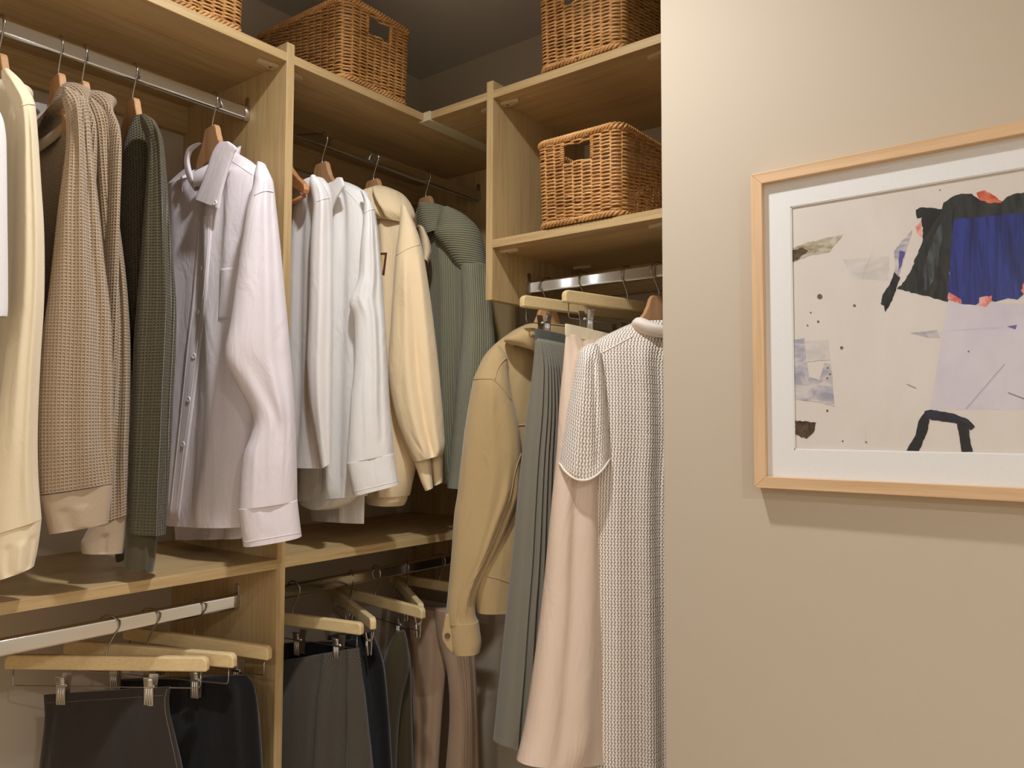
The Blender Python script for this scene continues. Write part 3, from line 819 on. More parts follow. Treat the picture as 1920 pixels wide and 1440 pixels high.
F_CREAM = mat_fabric('cream_fleece', (236, 216, 178), 'fleece')
F_WHITE = mat_fabric('white_jersey', (234, 226, 218), 'plain')
F_SHIRT = mat_fabric('pinkish_white_poplin', (229, 217, 216), 'plain', wrinkle=0.35, sheen=0.1)
F_SHIRT2 = mat_fabric('white_poplin', (233, 227, 219), 'plain', wrinkle=0.4, sheen=0.1)
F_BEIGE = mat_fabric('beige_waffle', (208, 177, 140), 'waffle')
F_BEIGE_R = mat_fabric('beige_cuff_jersey', (180, 157, 129), 'fleece', melange=0.14)
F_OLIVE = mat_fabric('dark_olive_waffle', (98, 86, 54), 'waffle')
F_OLIVE_R = mat_fabric('dark_olive_cuff_jersey', (80, 71, 48), 'fleece', melange=0.12)
F_HOOD = mat_fabric('warm_cream_fleece', (246, 220, 176), 'fleece', wrinkle=0.4)
F_SAGE = mat_fabric('sage_rib_knit', (152, 147, 116), 'rib', 0.0060, melange=0.16)
F_SAGE_H = mat_fabric('sage_rib_knit_crosswise', (152, 147, 116), 'ribh', 0.0066, melange=0.16)
F_KHAKI = mat_fabric('khaki_twill', (186, 158, 111), 'plain', wrinkle=0.35)
F_PLEAT = mat_fabric('grey_green_crepe', (124, 117, 101), 'plain', wrinkle=0.15)
F_SATIN = mat_fabric('blush_satin', (226, 200, 174), 'satin', rough=0.42, wrinkle=0.35, sheen=0.0)
F_KNIT = mat_fabric('ivory_pointelle_knit', (248, 234, 216), 'pointelle', 0.0066)
F_IVORY = mat_fabric('ivory_rib_trim', (242, 226, 208), 'fleece')
F_DENIM = mat_fabric('charcoal_denim', (48, 40, 32), 'denim')
F_BLACK = mat_fabric('black_wool', (13, 10, 8), 'plain')
F_HERR = mat_fabric('grey_herringbone', (76, 68, 56), 'herring')
F_OLIVE2 = mat_fabric('olive_twill', (66, 56, 32), 'plain')
F_TAUPE = mat_fabric('taupe_twill', (176, 146, 116), 'plain', wrinkle=0.35)
F_TAUPE_D = F_TAUPE
F_STITCH = mat_plain('dark_stitching', (96, 86, 70), 0.8)
M_THREAD = mat_plain('button_thread', (150, 140, 132), 0.8)
F_BUTTON = mat_plain('pearl_button', (236, 228, 220), 0.35)

def button(root, u, v, objs, r=0.0056, lift=0.002, mat=None, name='button'):
    h = touch(u, v, objs)
    if h is None: return None
    P, nrm = h[0] + h[1] * lift, h[1]
    ex = nrm.cross(Vector((0, 0, 1))).normalized(); ez = ex.cross(nrm); m = MB(); n = 18
    prof = [(1.0, -0.001), (1.0, 0.0012), (0.88, 0.0019), (0.7, 0.0014), (0.0, 0.0012)]
    for rr, hh in prof: m.v += [tuple(P + ex * (r * rr * math.cos(2 * math.pi * k / n)) + ez * (r * rr * math.sin(2 * math.pi * k / n)) + nrm * hh) for k in range(n)]
    for j in range(len(prof) - 1):
        for k in range(n): m.face((j * n + k, j * n + (k + 1) % n, (j + 1) * n + (k + 1) % n, (j + 1) * n + k), sm=True)
    o = m.build(name, mat or F_BUTTON, root)
    for q in (-1, 1):
        c = P + ex * (q * r * 0.22) + nrm * 0.0013
        MB().tube([c, c + nrm * 0.0004], r * 0.12, 6).build('thread_hole', M_THREAD, o)
    return o

def band(root, name, mat, c, d, rx, ry, z_far, z_near, hgt, flare=0.0, a0=-70, a1=250, th=0.0016, dip=0.0):
    """collar stand / neck band: part of an ellipse round the hanger neck, lower at the front"""
    m = MB(); n = 48; dv = Vector((d[0], d[1], 0)); nv = Vector((-d[1], d[0], 0)); C = Vector((c[0], c[1], 0))
    if nv.dot(C) < 0: nv = -nv
    for i in range(n + 1):
        a = math.radians(a0 + (a1 - a0) * i / n)
        for k, (f, h) in enumerate(((1.0, 0.0), (1.0 + flare * 0.5, 0.5), (1.0 + flare, 1.0), (1.0 + flare - th / rx, 1.0), (1.0 - th / rx, 0.0))):
            P = C + dv * (rx * f * math.cos(a)) + nv * (ry * f * math.sin(a))
            fr = (1 - math.sin(a)) / 2
            m.v.append((P.x, P.y, z_far - dip * fr + hgt * h))
    for i in range(n):
        for k in range(5):
            m.face((i * 5 + k, (i + 1) * 5 + k, (i + 1) * 5 + (k + 1) % 5, i * 5 + (k + 1) % 5), [(0.01 * i, 0.01 * k)] * 4, True)
    return m.build(name, mat, root)
# ------------------------------------------------------------------ upper rail, first bay (from the near end to the divider)
def sleeve_top(root, mat, rows, anchor, depth, folds=(), name='sleeve', **kw):
    return piece(root, name, mat, traced(rows, anchor, depth), folds=folds, **kw)

# white T-shirt at the near end
A = (-1.295, 0.385)
wood_hanger('beech wooden hanger carrying the white short-sleeved T-shirt', (RODX, 0.385), DL(0), LZ)
g = garment('t_shirt', 'white short-sleeved T-shirt on the other side of the cream sweatshirt from the jumpers', 'T-shirt', (RODX, 0.385, H - 0.1))
piece(g, 'torso', F_WHITE, body_secs((RODX, 0.385), DL(0), top_body(LZ, H - 0.08, w=0.165, th=0.025)), drop=0.05)
sleeve_top(g, F_WHITE, [(-70, 185, -20, 186), (-95, 215, 2, 215), (-110, 260, 11, 252), (-115, 320, 13, 315), (-118, 420, 14, 415), (-118, 500, 15, 500), (-112, 585, 15, 575), (-110, 604, 13.5, 594)], A, 0.025)

# cream sweatshirt
A = (-1.330, 0.477); d = DL(0)
wood_hanger('beech wooden hanger carrying the cream sweatshirt', (RODX, 0.477), d, LZ, width=0.10)
g = garment('sweatshirt', 'cream long-sleeved sweatshirt between the white T-shirt and the beige jumpers', 'sweatshirt', (RODX, 0.477, H - 0.25))
piece(g, 'torso', F_CREAM, body_secs((RODX - 0.02, 0.480), d, top_body(LZ - 0.03, H - 0.02, w=0.16, th=0.025)), drop=0.04)
s1 = piece(g, 'sleeve', F_CREAM, traced([(2, 136, 20, 135), (4, 150, 42, 156), (14, 175, 57, 179), (26, 205, 66, 198), (32, 250, 71, 250), (30, 330, 77, 340), (27, 440, 83, 440), (22, 560, 83, 560), (8, 680, 76, 680), (-6, 800, 71, 800), (-18, 900, 72, 890), (-24, 1003, 78, 972)], A, [0.016, 0.022, 0.026, 0.03]), folds=[(0.35, 0.55, 0.18, 0.010, 0.3, 1.0), (-0.3, -0.1, 0.25, 0.008, 0.1, 0.9), (0.75, 0.8, 0.14, -0.005, 0.55, 1.0)])
piece(g, 'cuff', F_CREAM, traced([(-24, 1003, 78, 971), (-24, 1030, 75, 1000), (-22, 1060, 70, 1032), (-14, 1088, 64, 1060)], A, 0.028), folds=[(0.3, 0.25, 0.14, 0.005, 0.35, 1), (-0.2, -0.25, 0.12, -0.004, 0.35, 1), (0.7, 0.7, 0.1, -0.004, 0.3, 1)], nv=24)
seam(g, 'shoulder_seam', F_CREAM, [(38, 200), (50, 195), (66, 196)], [s1], 0.0014, n=16)

# two beige waffle-knit jumpers
for (hy, lab1, lab2, A, rows, cuff, fo, cf) in (
    (0.571, 'beech wooden hanger carrying the beige waffle-knit jumper beside the cream sweatshirt', 'beige waffle-knit jumper with broad sleeve beside the cream sweatshirt', (-1.325, 0.556),
     [(116, 172, 130, 167), (116, 184, 150, 179), (120, 205, 163, 192), (124, 240, 168, 218), (123, 280, 174, 282), (116, 335, 181, 345), (108, 395, 187, 400), (99, 480, 196, 490), (90, 555, 205, 560), (82, 610, 210, 620), (76, 680, 212, 690), (70, 780, 213.5, 780), (70, 860, 214, 850), (73.5, 927, 212, 905)],
     [(74, 929, 211.5, 906), (80, 955, 208.5, 930), (86, 978, 206, 955), (92, 1001, 203, 980)], [(0.35, 0.72, 0.12, -0.010, 0.2, 0.98), (0.0, 0.25, 0.2, 0.012, 0.15, 1.0), (-0.6, -0.4, 0.2, 0.008, 0.3, 1.0)], [(0.1, 0.1, 0.14, 0.005, 0.4, 1), (-0.4, -0.3, 0.15, -0.003, 0.4, 1)]),
    (0.612, 'beech wooden hanger carrying the beige waffle-knit jumper beside the dark olive jumper', 'beige waffle-knit jumper with narrow sleeve next to the dark olive jumper', (-1.388, 0.622),
     [(164, 190, 176, 188), (164, 204, 192, 203), (170, 225, 201, 220), (176, 250, 206, 246), (180, 300, 210, 300), (182, 350, 215, 350), (186, 420, 224, 420), (190, 490, 233, 490), (195, 560, 240, 560), (190, 650, 245, 650), (180, 760, 247, 760), (172, 860, 246, 860), (170, 985, 245, 962)],
     [(168, 987, 243.5, 963), (158, 1005, 240, 985), (151, 1020, 237, 1010), (153, 1037, 232, 1036)], [(0.5, 0.2, 0.12, -0.008, 0.3, 1.0), (0.75, 0.6, 0.15, 0.008, 0.1, 1.0)], [(0.0, 0.05, 0.10, -0.006, 0.4, 1)])):
    wood_hanger(lab1, (RODX, hy), DL(-6), LZ, width=0.085)
    g = garment('waffle_jumper', lab2, 'jumper', (RODX, hy, H - 0.2))
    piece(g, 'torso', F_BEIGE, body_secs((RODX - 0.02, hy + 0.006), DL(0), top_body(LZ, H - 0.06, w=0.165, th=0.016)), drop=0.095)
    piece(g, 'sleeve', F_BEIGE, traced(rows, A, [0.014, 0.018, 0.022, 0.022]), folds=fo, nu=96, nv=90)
    piece(g, 'cuff', F_BEIGE_R, traced(cuff, A, 0.0195), folds=cf, nv=24)
    band(g, 'neckband', F_BEIGE_R, (RODX - 0.012, hy + 0.004), DL(0), 0.066, 0.028, LZ - 0.112, 0, 0.022, 0.0, -90, 270, dip=0.085)

# dark olive waffle-knit jumper
A = (-1.352, 0.697)
wood_hanger('beech wooden hanger carrying the dark olive waffle-knit jumper', (RODX, 0.705), DL(-6), LZ, width=0.085)
g = garment('waffle_jumper', 'dark olive waffle-knit jumper between the beige jumpers and the button-down shirt', 'jumper', (RODX, 0.705, H - 0.2))
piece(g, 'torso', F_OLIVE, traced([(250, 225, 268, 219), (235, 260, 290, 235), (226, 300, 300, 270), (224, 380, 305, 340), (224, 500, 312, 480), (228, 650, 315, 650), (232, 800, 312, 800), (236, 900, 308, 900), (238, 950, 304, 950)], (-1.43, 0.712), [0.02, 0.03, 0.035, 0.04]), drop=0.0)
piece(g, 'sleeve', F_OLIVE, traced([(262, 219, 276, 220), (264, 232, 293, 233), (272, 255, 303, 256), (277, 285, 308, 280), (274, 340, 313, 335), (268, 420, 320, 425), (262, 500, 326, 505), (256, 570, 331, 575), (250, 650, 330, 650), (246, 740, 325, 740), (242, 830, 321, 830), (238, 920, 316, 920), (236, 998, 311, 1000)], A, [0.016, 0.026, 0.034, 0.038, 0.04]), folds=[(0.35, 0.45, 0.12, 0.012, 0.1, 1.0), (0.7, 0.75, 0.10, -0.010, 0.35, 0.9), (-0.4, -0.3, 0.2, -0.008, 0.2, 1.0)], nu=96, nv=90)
piece(g, 'cuff', F_OLIVE_R, traced([(236, 996, 296, 1001), (234, 1020, 294, 1025), (233, 1045, 291, 1050), (233, 1062, 288, 1070)], A, 0.030), folds=[(0.35, 0.4, 0.1, 0.006, 0, 1)], nv=20)
piece(g, 'cuff', F_OLIVE_R, traced([(214, 1000, 238, 1000), (215, 1035, 236, 1035), (217, 1052, 234, 1047)], (-1.50, 0.72), 0.025), nv=16)
band(g, 'neckband', F_OLIVE_R, (RODX - 0.02, 0.705), DL(0), 0.062, 0.03, LZ - 0.125, 0, 0.022, 0.0, -90, 270, dip=0.07)

# white button-down shirt against the divider
d = DL(0); A = (-1.2726, 0.873); AB = (RODX, 0.885)
wood_hanger('beech wooden hanger in the collar of the white button-down shirt', (RODX, 0.873), DL(-4), LZ, width=0.10)
g = garment('button_down_shirt', 'pinkish white button-down shirt with collar and buttons next to the oak divider', 'shirt', (RODX, 0.873, H - 0.24))
t1 = piece(g, 'torso', F_SHIRT, traced([(360, 312, 440, 285), (340, 330, 462, 298), (326, 348, 478, 312), (318, 362, 490, 330), (315, 410, 496, 390), (315, 500, 494, 480), (314, 600, 490, 590), (313, 720, 484, 710), (312, 850, 472, 850), (313, 930, 460, 930), (314, 979, 456, 988)], AB, [0.030, 0.036, 0.042, 0.046, 0.05], d),
      folds=[(0.30, 0.42, 0.06, 0.010, 0.16, 0.7), (0.50, 0.62, 0.06, -0.009, 0.14, 0.75), (0.12, 0.2, 0.07, -0.008, 0.2, 0.95), (-0.35, -0.3, 0.14, 0.012, 0.3, 1.0), (-0.7, -0.75, 0.10, -0.009, 0.25, 1.0), (0.65, 0.45, 0.09, 0.010, 0.4, 1.0)], nu=120, nv=100, cap=False, drop=0.05)
piece(g, 'back_tail', F_SHIRT, traced([(326, 940, 462, 935), (328, 985, 458, 985), (330, 1012, 452, 1010)], (RODX, 0.915), 0.012, d), folds=[(0.35, 0.35, 0.05, 0.012, 0, 1), (0.5, 0.5, 0.05, -0.012, 0, 1)], nv=16, wave=(0.004, 3, 0, 1))
sr = [(482, 305, 499, 312), (476, 330, 509, 334), (473, 352, 513.5, 349), (460, 400, 519, 398), (450, 468, 526, 462), (440, 540, 533, 535), (430, 609, 539.5, 604), (421, 655, 543.5, 650), (423, 682, 546, 680), (438, 711, 548.5, 708), (457, 744, 550.5, 740), (470, 770, 552.5, 768), (474, 794, 553.5, 792), (468, 822, 555, 820), (457, 852, 556, 848), (451, 892, 557, 886), (447, 953, 557.5, 937)]
s1 = piece(g, 'sleeve', F_SHIRT, traced(sr, A, [0.014, 0.026, 0.034, 0.040, 0.042, 0.044]), folds=[(0.25, 0.35, 0.16, 0.006, 0.1, 0.75), (0.65, 0.55, 0.12, -0.004, 0.1, 0.9), (-0.35, 0.2, 0.20, -0.005, 0.45, 0.85), (-0.2, 0.1, 0.08, 0.004, 0.7, 1.0), (0.5, 0.4, 0.06, 0.003, 0.75, 1.0), (-0.6, -0.5, 0.06, 0.003, 0.8, 1.0)], nu=100, nv=110)
c1_ = piece(g, 'cuff', F_SHIRT, traced([(446.5, 953, 557.5, 936), (449, 972, 559.5, 955), (452, 995, 562.5, 980), (456.5, 1023, 565.5, 1004)], A, 0.040), folds=[(-0.3, -0.25, 0.05, 0.003, 0.15, 0.7), (0.1, 0.1, 0.05, 0.002, 0.15, 0.8), (0.4, 0.45, 0.05, 0.002, 0.15, 0.7)], nv=26, p=2.8)
seam(g, 'cuff_hem', F_SHIRT, [(457, 1017), (510, 1008), (562, 999)], [c1_], 0.0009, n=24)
seam(g, 'shoulder_seam', F_SHIRT, [(477, 366), (490, 360), (502, 358), (512, 360)], [s1], 0.0013, n=20)
pk = patch_on(g, 'placket', F_SHIRT, [(373, 405, 399, 402), (371, 440, 397.5, 440), (366, 500, 392.5, 500), (361, 560, 388, 560), (350.5, 650, 377.5, 650), (340.5, 750, 365, 750), (330, 850, 352, 850), (317, 970, 337, 975)], [t1], 0.0030, 16, 70)
seam(pk, 'stitching', F_SHIRT, [(393, 415), (391, 470), (387, 520), (382, 570), (371, 660), (359, 750), (346, 850), (333, 960)], [t1], 0.0008, 60, 0.003)
seam(pk, 'stitching', F_SHIRT, [(376, 415), (373, 470), (369, 520), (365, 570), (354, 660), (345, 750), (334, 850), (322, 960)], [t1], 0.0008, 60, 0.003)
for u, v in ((380.5, 504), (373.5, 586), (365.6, 668), (356, 749), (346, 833)): button(g, u, v, [t1], lift=0.0032)
patch_on(g, 'pocket', F_SHIRT, [(414, 504, 447, 500), (412, 545, 446, 542), (409, 600, 444, 597)], [t1], 0.0022, 16, 24)
band(g, 'collar_stand', F_SHIRT, (RODX + 0.004, 0.868), DL(-4), 0.074, 0.050, LZ - 0.118, 0, 0.030, 0.06, -70, 250, dip=0.085)
l1 = piece(g, 'collar_leaf', F_SHIRT, traced([(412, 268, 430, 266), (405, 276, 443, 277), (398, 290, 439, 288), (391, 311, 432, 306), (384, 331, 426, 325), (378, 348, 420, 346), (372, 362, 415, 367), (367.5, 374, 411, 391)], (RODX, 0.806), 0.004, DL(12)), nv=40, nu=60, p=4)
piece(g, 'collar_leaf', F_SHIRT, traced([(367, 271, 376, 268), (357, 276, 367, 275), (350, 286, 358, 284), (347, 304, 354, 300), (350, 325, 357, 318), (356, 342, 364, 336), (366, 358, 372, 350)], (RODX - 0.06, 0.826), 0.004, d), nv=30, nu=40, p=4)
button(g, 403.6, 380.5, [l1], 0.005, 0.001)
seam(g, 'yoke_seam', F_SHIRT, [(436, 303), (447, 310), (460, 319), (474, 328)], [t1], 0.0012, 20)
seam(g, 'collar_stitching', F_SHIRT, [(434, 286), (427, 306), (420, 328), (414, 350), (409, 368), (406, 382)], [l1], 0.0007, 30)

# ------------------------------------------------------------------ upper rail, corner bay
d = DL(0)
wood_hanger('reddish wooden hanger with bar in the white long-sleeved top beside the divider', (RODX, 1.048), DL(-14), LZ, mat=mat_wood('reddish_hanger_wood', 0, (196, 134, 86), (176, 112, 68), 0.4, 0.6), trouser_bar=True)
g = garment('long_sleeved_top', 'plain white long-sleeved top right behind the oak divider', 'top', (RODX, 1.048, H - 0.1))
A = (-1.335, 1.068)
piece(g, 'torso', F_WHITE, traced([(556, 372, 600, 332), (550, 400, 612, 350), (540, 440, 616, 385), (530, 520, 616, 460), (525, 620, 615, 600), (524, 740, 612, 740), (526, 874, 600, 878)], (RODX + 0.05, 1.075), 0.030, DL(-8)), folds=[(0.25, 0.3, 0.08, -0.014, 0.25, 1.0), (0.0, 0.05, 0.1, 0.010, 0.2, 1.0)], fs=(0.5, 1.8))
s1 = piece(g, 'sleeve', F_WHITE, traced([(582, 331, 592, 331), (580, 345, 606, 347), (584, 370, 617.5, 371), (586, 396, 621, 397), (582, 450, 624, 450), (580, 520, 625, 520), (578, 600, 625, 600), (575, 690, 624, 690), (580, 760, 623, 760), (590, 820, 622, 820), (600, 879, 622, 866)], A, [0.014, 0.026, 0.034, 0.04]), folds=[(0.1, -0.2, 0.14, 0.010, 0.1, 0.9), (0.6, 0.4, 0.12, -0.007, 0.2, 1.0)], fs=(0.5, 1.8))
seam(g, 'shoulder_seam', F_WHITE, [(595, 378), (607, 373), (618, 371)], [s1], 0.0012, n=16)

wood_hanger('beech wooden hanger in the open-necked white shirt', (RODX, 1.159), DL(-4), LZ, width=0.11)
g = garment('open_shirt', 'white open-necked shirt with turned collar and square cuff beside the cream hoodie', 'shirt', (RODX, 1.159, H - 0.2))
A = (-1.2957, 1.159); AB = (RODX, 1.165)
t1 = piece(g, 'torso', F_SHIRT2, traced([(618, 362, 652, 342), (606, 380, 672, 352), (596, 410, 688, 370), (585, 470, 695, 440), (574, 560, 695, 540), (566, 680, 694, 670), (561, 800, 690, 800), (559, 900, 688, 895), (558, 940, 684, 930)], AB, 0.036, d), folds=[(-0.1, 0.0, 0.07, -0.010, 0.1, 0.9), (0.2, 0.3, 0.08, 0.012, 0.05, 0.95), (0.45, 0.5, 0.07, -0.010, 0.1, 0.9), (-0.5, -0.5, 0.12, 0.010, 0.3, 1.0)], nu=110, nv=90, fs=(0.6, 1.6))
piece(g, 'hem', F_SHIRT2, traced([(560, 925, 676, 920), (562, 938, 660, 938), (572, 946, 640, 950), (590, 953, 622, 955)], (RODX, 1.160), 0.030, d), nv=20)
piece(g, 'back_tail', F_SHIRT2, traced([(580, 900, 684, 890), (583, 955, 683, 940), (585, 976, 682, 982)], (RODX, 1.205), 0.010, d), folds=[(0.3, 0.3, 0.08, 0.010, 0, 1)], nv=20)
s1 = piece(g, 'sleeve', F_SHIRT2, traced([(676, 358, 691, 373), (682, 380, 701, 390), (680, 421, 707, 420), (676, 460, 711.5, 455), (671, 524, 717, 520), (655, 568, 720, 565), (664, 607, 723, 605), (664, 683, 727, 680), (657, 752, 730.5, 750), (653, 821, 736, 815), (650, 868, 738.5, 850)], A, [0.012, 0.022, 0.032, 0.04]), folds=[(0.2, 0.3, 0.1, 0.010, 0.1, 0.9), (-0.5, -0.2, 0.1, 0.008, 0.35, 0.6), (0.6, 0.5, 0.08, -0.006, 0.2, 0.95), (-0.3, -0.1, 0.07, 0.006, 0.7, 1.0)], nu=90, nv=90, fs=(0.55, 1.6))
c1_ = piece(g, 'cuff', F_SHIRT2, traced([(649.5, 868, 738.5, 850), (654, 893, 742, 874), (662, 929, 748.5, 907)], A, 0.038), folds=[(-0.2, -0.2, 0.05, 0.003, 0, 0.8), (0.3, 0.3, 0.05, 0.003, 0, 0.8)], nv=24, p=2.8)
seam(g, 'cuff_hem', F_SHIRT2, [(662, 922), (705, 912), (746, 902)], [c1_], 0.0009, n=16)
seam(g, 'shoulder_seam', F_SHIRT2, [(684, 399), (693, 394), (702, 392)], [s1], 0.0012, n=14)
piece(g, 'collar_leaf', F_SHIRT2, traced([(632, 334, 641, 333), (622, 345, 646, 347), (615, 355, 640, 358), (617, 372, 630, 374), (620.5, 391, 622.5, 391)], (RODX + 0.05, 1.105), 0.004, d), nv=30, nu=50, p=3)
band(g, 'collar_stand', F_SHIRT2, (RODX, 1.155), DL(-4), 0.070, 0.050, LZ - 0.122, 0, 0.028, 0.05, -65, 245, dip=0.08)
seam(g, 'yoke_seam', F_SHIRT2, [(645, 354), (658, 366), (670, 380), (680, 395)], [t1], 0.0012, 20)

wood_hanger('beech wooden hanger under the hood of the cream hoodie', (RODX, 1.321), DL(-4), LZ)
g = garment('hoodie', 'warm cream hooded sweatshirt with a small square chest badge', 'hoodie', (RODX, 1.321, H - 0.2))
A = (-1.322, 1.321); AB = (RODX + 0.03, 1.335)
t1 = piece(g, 'torso', F_HOOD, traced([(706, 385, 738, 372), (698, 405, 755, 388), (692, 450, 772, 425), (690, 540, 778, 500), (690, 640, 780, 640), (690, 760, 779, 760), (688, 850, 775, 850), (692, 905, 766, 900), (696, 932, 758, 930)], AB, 0.045, d), folds=[(0.3, 0.35, 0.12, 0.012, 0.2, 1.0), (-0.2, -0.1, 0.12, -0.008, 0.2, 1.0)])
piece(g, 'waistband', F_HOOD, traced([(695, 930, 757, 928), (694, 938, 754, 940), (700, 943, 748, 949)], AB, 0.040, d), nv=14)
s1 = piece(g, 'sleeve', F_HOOD, traced([(752, 384, 765, 393), (749, 420, 780, 428), (742, 470, 789, 455), (738, 520, 800.5, 515), (733, 600, 812, 596), (728, 690, 823, 690), (736, 760, 829, 755), (750, 810, 833, 808), (766, 848, 834.5, 835), (776, 866, 831, 851)], A, [0.014, 0.026, 0.036, 0.044]), folds=[(0.1, 0.25, 0.10, -0.014, 0.45, 1.0), (-0.3, -0.2, 0.16, 0.012, 0.3, 1.0), (0.6, 0.6, 0.14, 0.010, 0.3, 1.0), (0.4, 0.1, 0.06, -0.006, 0.75, 0.9), (-0.5, -0.2, 0.06, -0.006, 0.8, 0.95)], nu=90, nv=90)
piece(g, 'cuff', F_HOOD, traced([(776, 866, 808, 857), (783, 885, 810, 878), (790, 905, 811, 900), (797, 920, 812, 914)], A, 0.022), nv=20)
piece(g, 'cuff', F_HOOD, traced([(806, 856, 830, 848), (808, 875, 830.5, 868), (811, 895, 830.5, 888), (813, 911, 830, 903)], (-1.335, 1.34), 0.022), nv=20)
seam(g, 'shoulder_seam', F_HOOD, [(744, 478), (765, 466), (787, 458)], [s1], 0.0015, n=18)
piece(g, 'hood', F_HOOD, traced([(712, 356, 728, 351), (702, 362, 742, 358), (697, 372, 752, 370), (697, 385, 760, 386), (702, 400, 764, 402), (712, 415, 760, 418)], (RODX + 0.05, 1.318), [0.03, 0.046, 0.056, 0.06, 0.056, 0.04], d), folds=[(-0.1, 0.3, 0.12, -0.020, 0.15, 0.9), (0.35, 0.6, 0.12, 0.012, 0.1, 1.0), (-0.55, -0.3, 0.12, 0.010, 0.2, 0.9)], nv=50)
piece(g, 'hood', F_HOOD, traced([(782, 425, 796, 432), (786, 440, 806, 455), (790, 465, 808, 478), (792, 488, 802, 495)], (-1.45, 1.39), 0.03), nv=24)
bo = patch_on(g, 'chest_badge', mat_plain('badge_brown', (92, 40, 24), 0.8), [(699, 474, 726, 473.5), (696, 495, 723.5, 495), (693, 517, 721, 516.5)], [t1], 0.0016, 12, 12)
patch_on(bo, 'badge_field', mat_plain('badge_straw', (212, 186, 120), 0.8), [(702, 477.5, 723, 477.5), (699, 495, 720.7, 495), (696, 513, 718.5, 513)], [t1], 0.0030, 12, 12)

wood_hanger('beech wooden hanger in the sage green turtleneck', (RODX, 1.511), DL(-6), LZ)
g = garment('turtleneck', 'sage green ribbed turtleneck jumper next to the back wall of the closet', 'jumper', (RODX, 1.511, H - 0.18))
A = (-1.277, 1.511); AB = (RODX + 0.03, 1.53)
piece(g, 'torso', F_SAGE, traced([(806, 448, 846, 425), (796, 468, 872, 440), (790, 500, 890, 465), (790, 560, 895, 530), (796, 660, 892, 640), (806, 760, 885, 760), (818, 850, 880, 850), (826, 905, 876, 905)], AB, 0.045, d), folds=[(0.2, 0.3, 0.12, 0.010, 0.2, 1.0), (0.5, 0.55, 0.1, -0.012, 0.2, 1.0)])
piece(g, 'shoulder', F_SAGE_H, traced([(828, 392, 842, 389), (822, 408, 868, 402), (818, 425, 893, 424), (815, 442, 904, 446), (835, 470, 911, 480), (862, 510, 918, 512)], (-1.36, 1.515), [0.02, 0.034, 0.044, 0.05, 0.05, 0.048]), nv=50)
piece(g, 'sleeve', F_SAGE, traced([(864, 500, 917, 500), (864, 530, 920, 530), (866, 600, 925, 600), (862, 660, 929.5, 655), (856, 720, 931, 720), (849, 800, 930, 800), (843, 860, 928, 860), (838, 914, 926, 916)], A, 0.046), folds=[(-0.3, -0.2, 0.2, 0.008, 0, 1), (0.5, 0.4, 0.2, -0.006, 0, 1)])
piece(g, 'collar', F_SAGE_H, traced([(800, 392, 826, 384), (795, 402, 836, 393), (793, 420, 842, 406), (797, 438, 846, 420), (804, 455, 850, 432)], (RODX + 0.02, 1.505), 0.05, d), folds=[(0.0, 0.1, 0.3, 0.006, 0, 1)], nv=40, label='folded ribbed turtleneck collar')

# ------------------------------------------------------------------ rail of the right run
d = DR(-19)
wood_hanger('beech wooden hanger inside the khaki jacket', (-1.073, RODY), d, RZ)
g = garment('jacket', 'khaki cotton jacket with collar and long buttoned cuff', 'jacket', (-1.073, RODY, H - 0.4))
A = (-1.138, 1.311)
t1 = piece(g, 'torso', F_KHAKI, body_secs((-1.07, RODY), d, [(H + 0.235, 0.06, 0.06, 0.04), (H + 0.215, 0.10, 0.10, 0.045), (H + 0.17, 0.16, 0.16, 0.05), (H + 0.12, 0.19, 0.19, 0.055), (H + 0.03, 0.20, 0.20, 0.055), (H - 0.15, 0.20, 0.20, 0.055), (H - 0.30, 0.205, 0.205, 0.058), (H - 0.415, 0.19, 0.20, 0.058)]), folds=[(0.2, 0.3, 0.1, 0.010, 0.3, 1), (-0.3, -0.3, 0.1, -0.008, 0.3, 1), (0.7, 0.75, 0.1, -0.008, 0.2, 1)])
s1 = piece(g, 'sleeve', F_KHAKI, traced([(918, 659, 936, 648), (903, 678, 950, 668), (893, 698, 953, 696), (887, 714, 957, 725), (881, 745, 963, 755), (872, 800, 972, 800), (866, 850, 978, 845), (861.5, 890, 978, 890), (857, 930, 974, 930), (851.5, 965, 962, 965), (847, 1030, 934, 1030), (843, 1080, 909, 1080), (839, 1120, 893, 1120), (836.5, 1150, 892, 1150), (838, 1168, 897, 1166)], A, [0.016, 0.030, 0.040, 0.048, 0.05, 0.05, 0.048, 0.046, 0.044, 0.042, 0.04, 0.036, 0.034, 0.032, 0.032]), folds=[(-0.1, 0.2, 0.16, 0.008, 0.2, 0.8), (0.55, 0.35, 0.09, 0.010, 0.5, 0.9), (0.75, 0.7, 0.08, -0.008, 0.45, 0.85), (-0.1, -0.2, 0.08, -0.007, 0.85, 1.0)], nu=90, nv=110)
piece(g, 'cuff', F_KHAKI, traced([(842, 1164, 897, 1163), (842, 1185, 900, 1183), (844, 1205, 902.5, 1203), (848, 1223, 900, 1221)], A, 0.033), nv=24)
tb = piece(g, 'cuff_tab', F_KHAKI, traced([(836, 1150, 842, 1152), (832, 1172, 845, 1172), (829, 1195, 848, 1196), (836, 1211, 849, 1214), (846, 1221, 849, 1222)], (A[0] - 0.008, A[1] - 0.030), 0.004), nv=20, nu=30, p=3)
button(g, 839, 1192, [tb], 0.006, 0.001, mat_plain('horn_button', (96, 76, 46), 0.4))
seam(g, 'sleeve_seam', F_KHAKI, [(977, 850), (966, 885), (957, 930), (940, 980), (918, 1030), (895, 1075), (882, 1098), (880, 1135)], [s1], 0.0016)
seam(g, 'hem_seam', F_KHAKI, [(905, 1078), (930, 1084), (955, 1092)], [t1], 0.0014, 20)
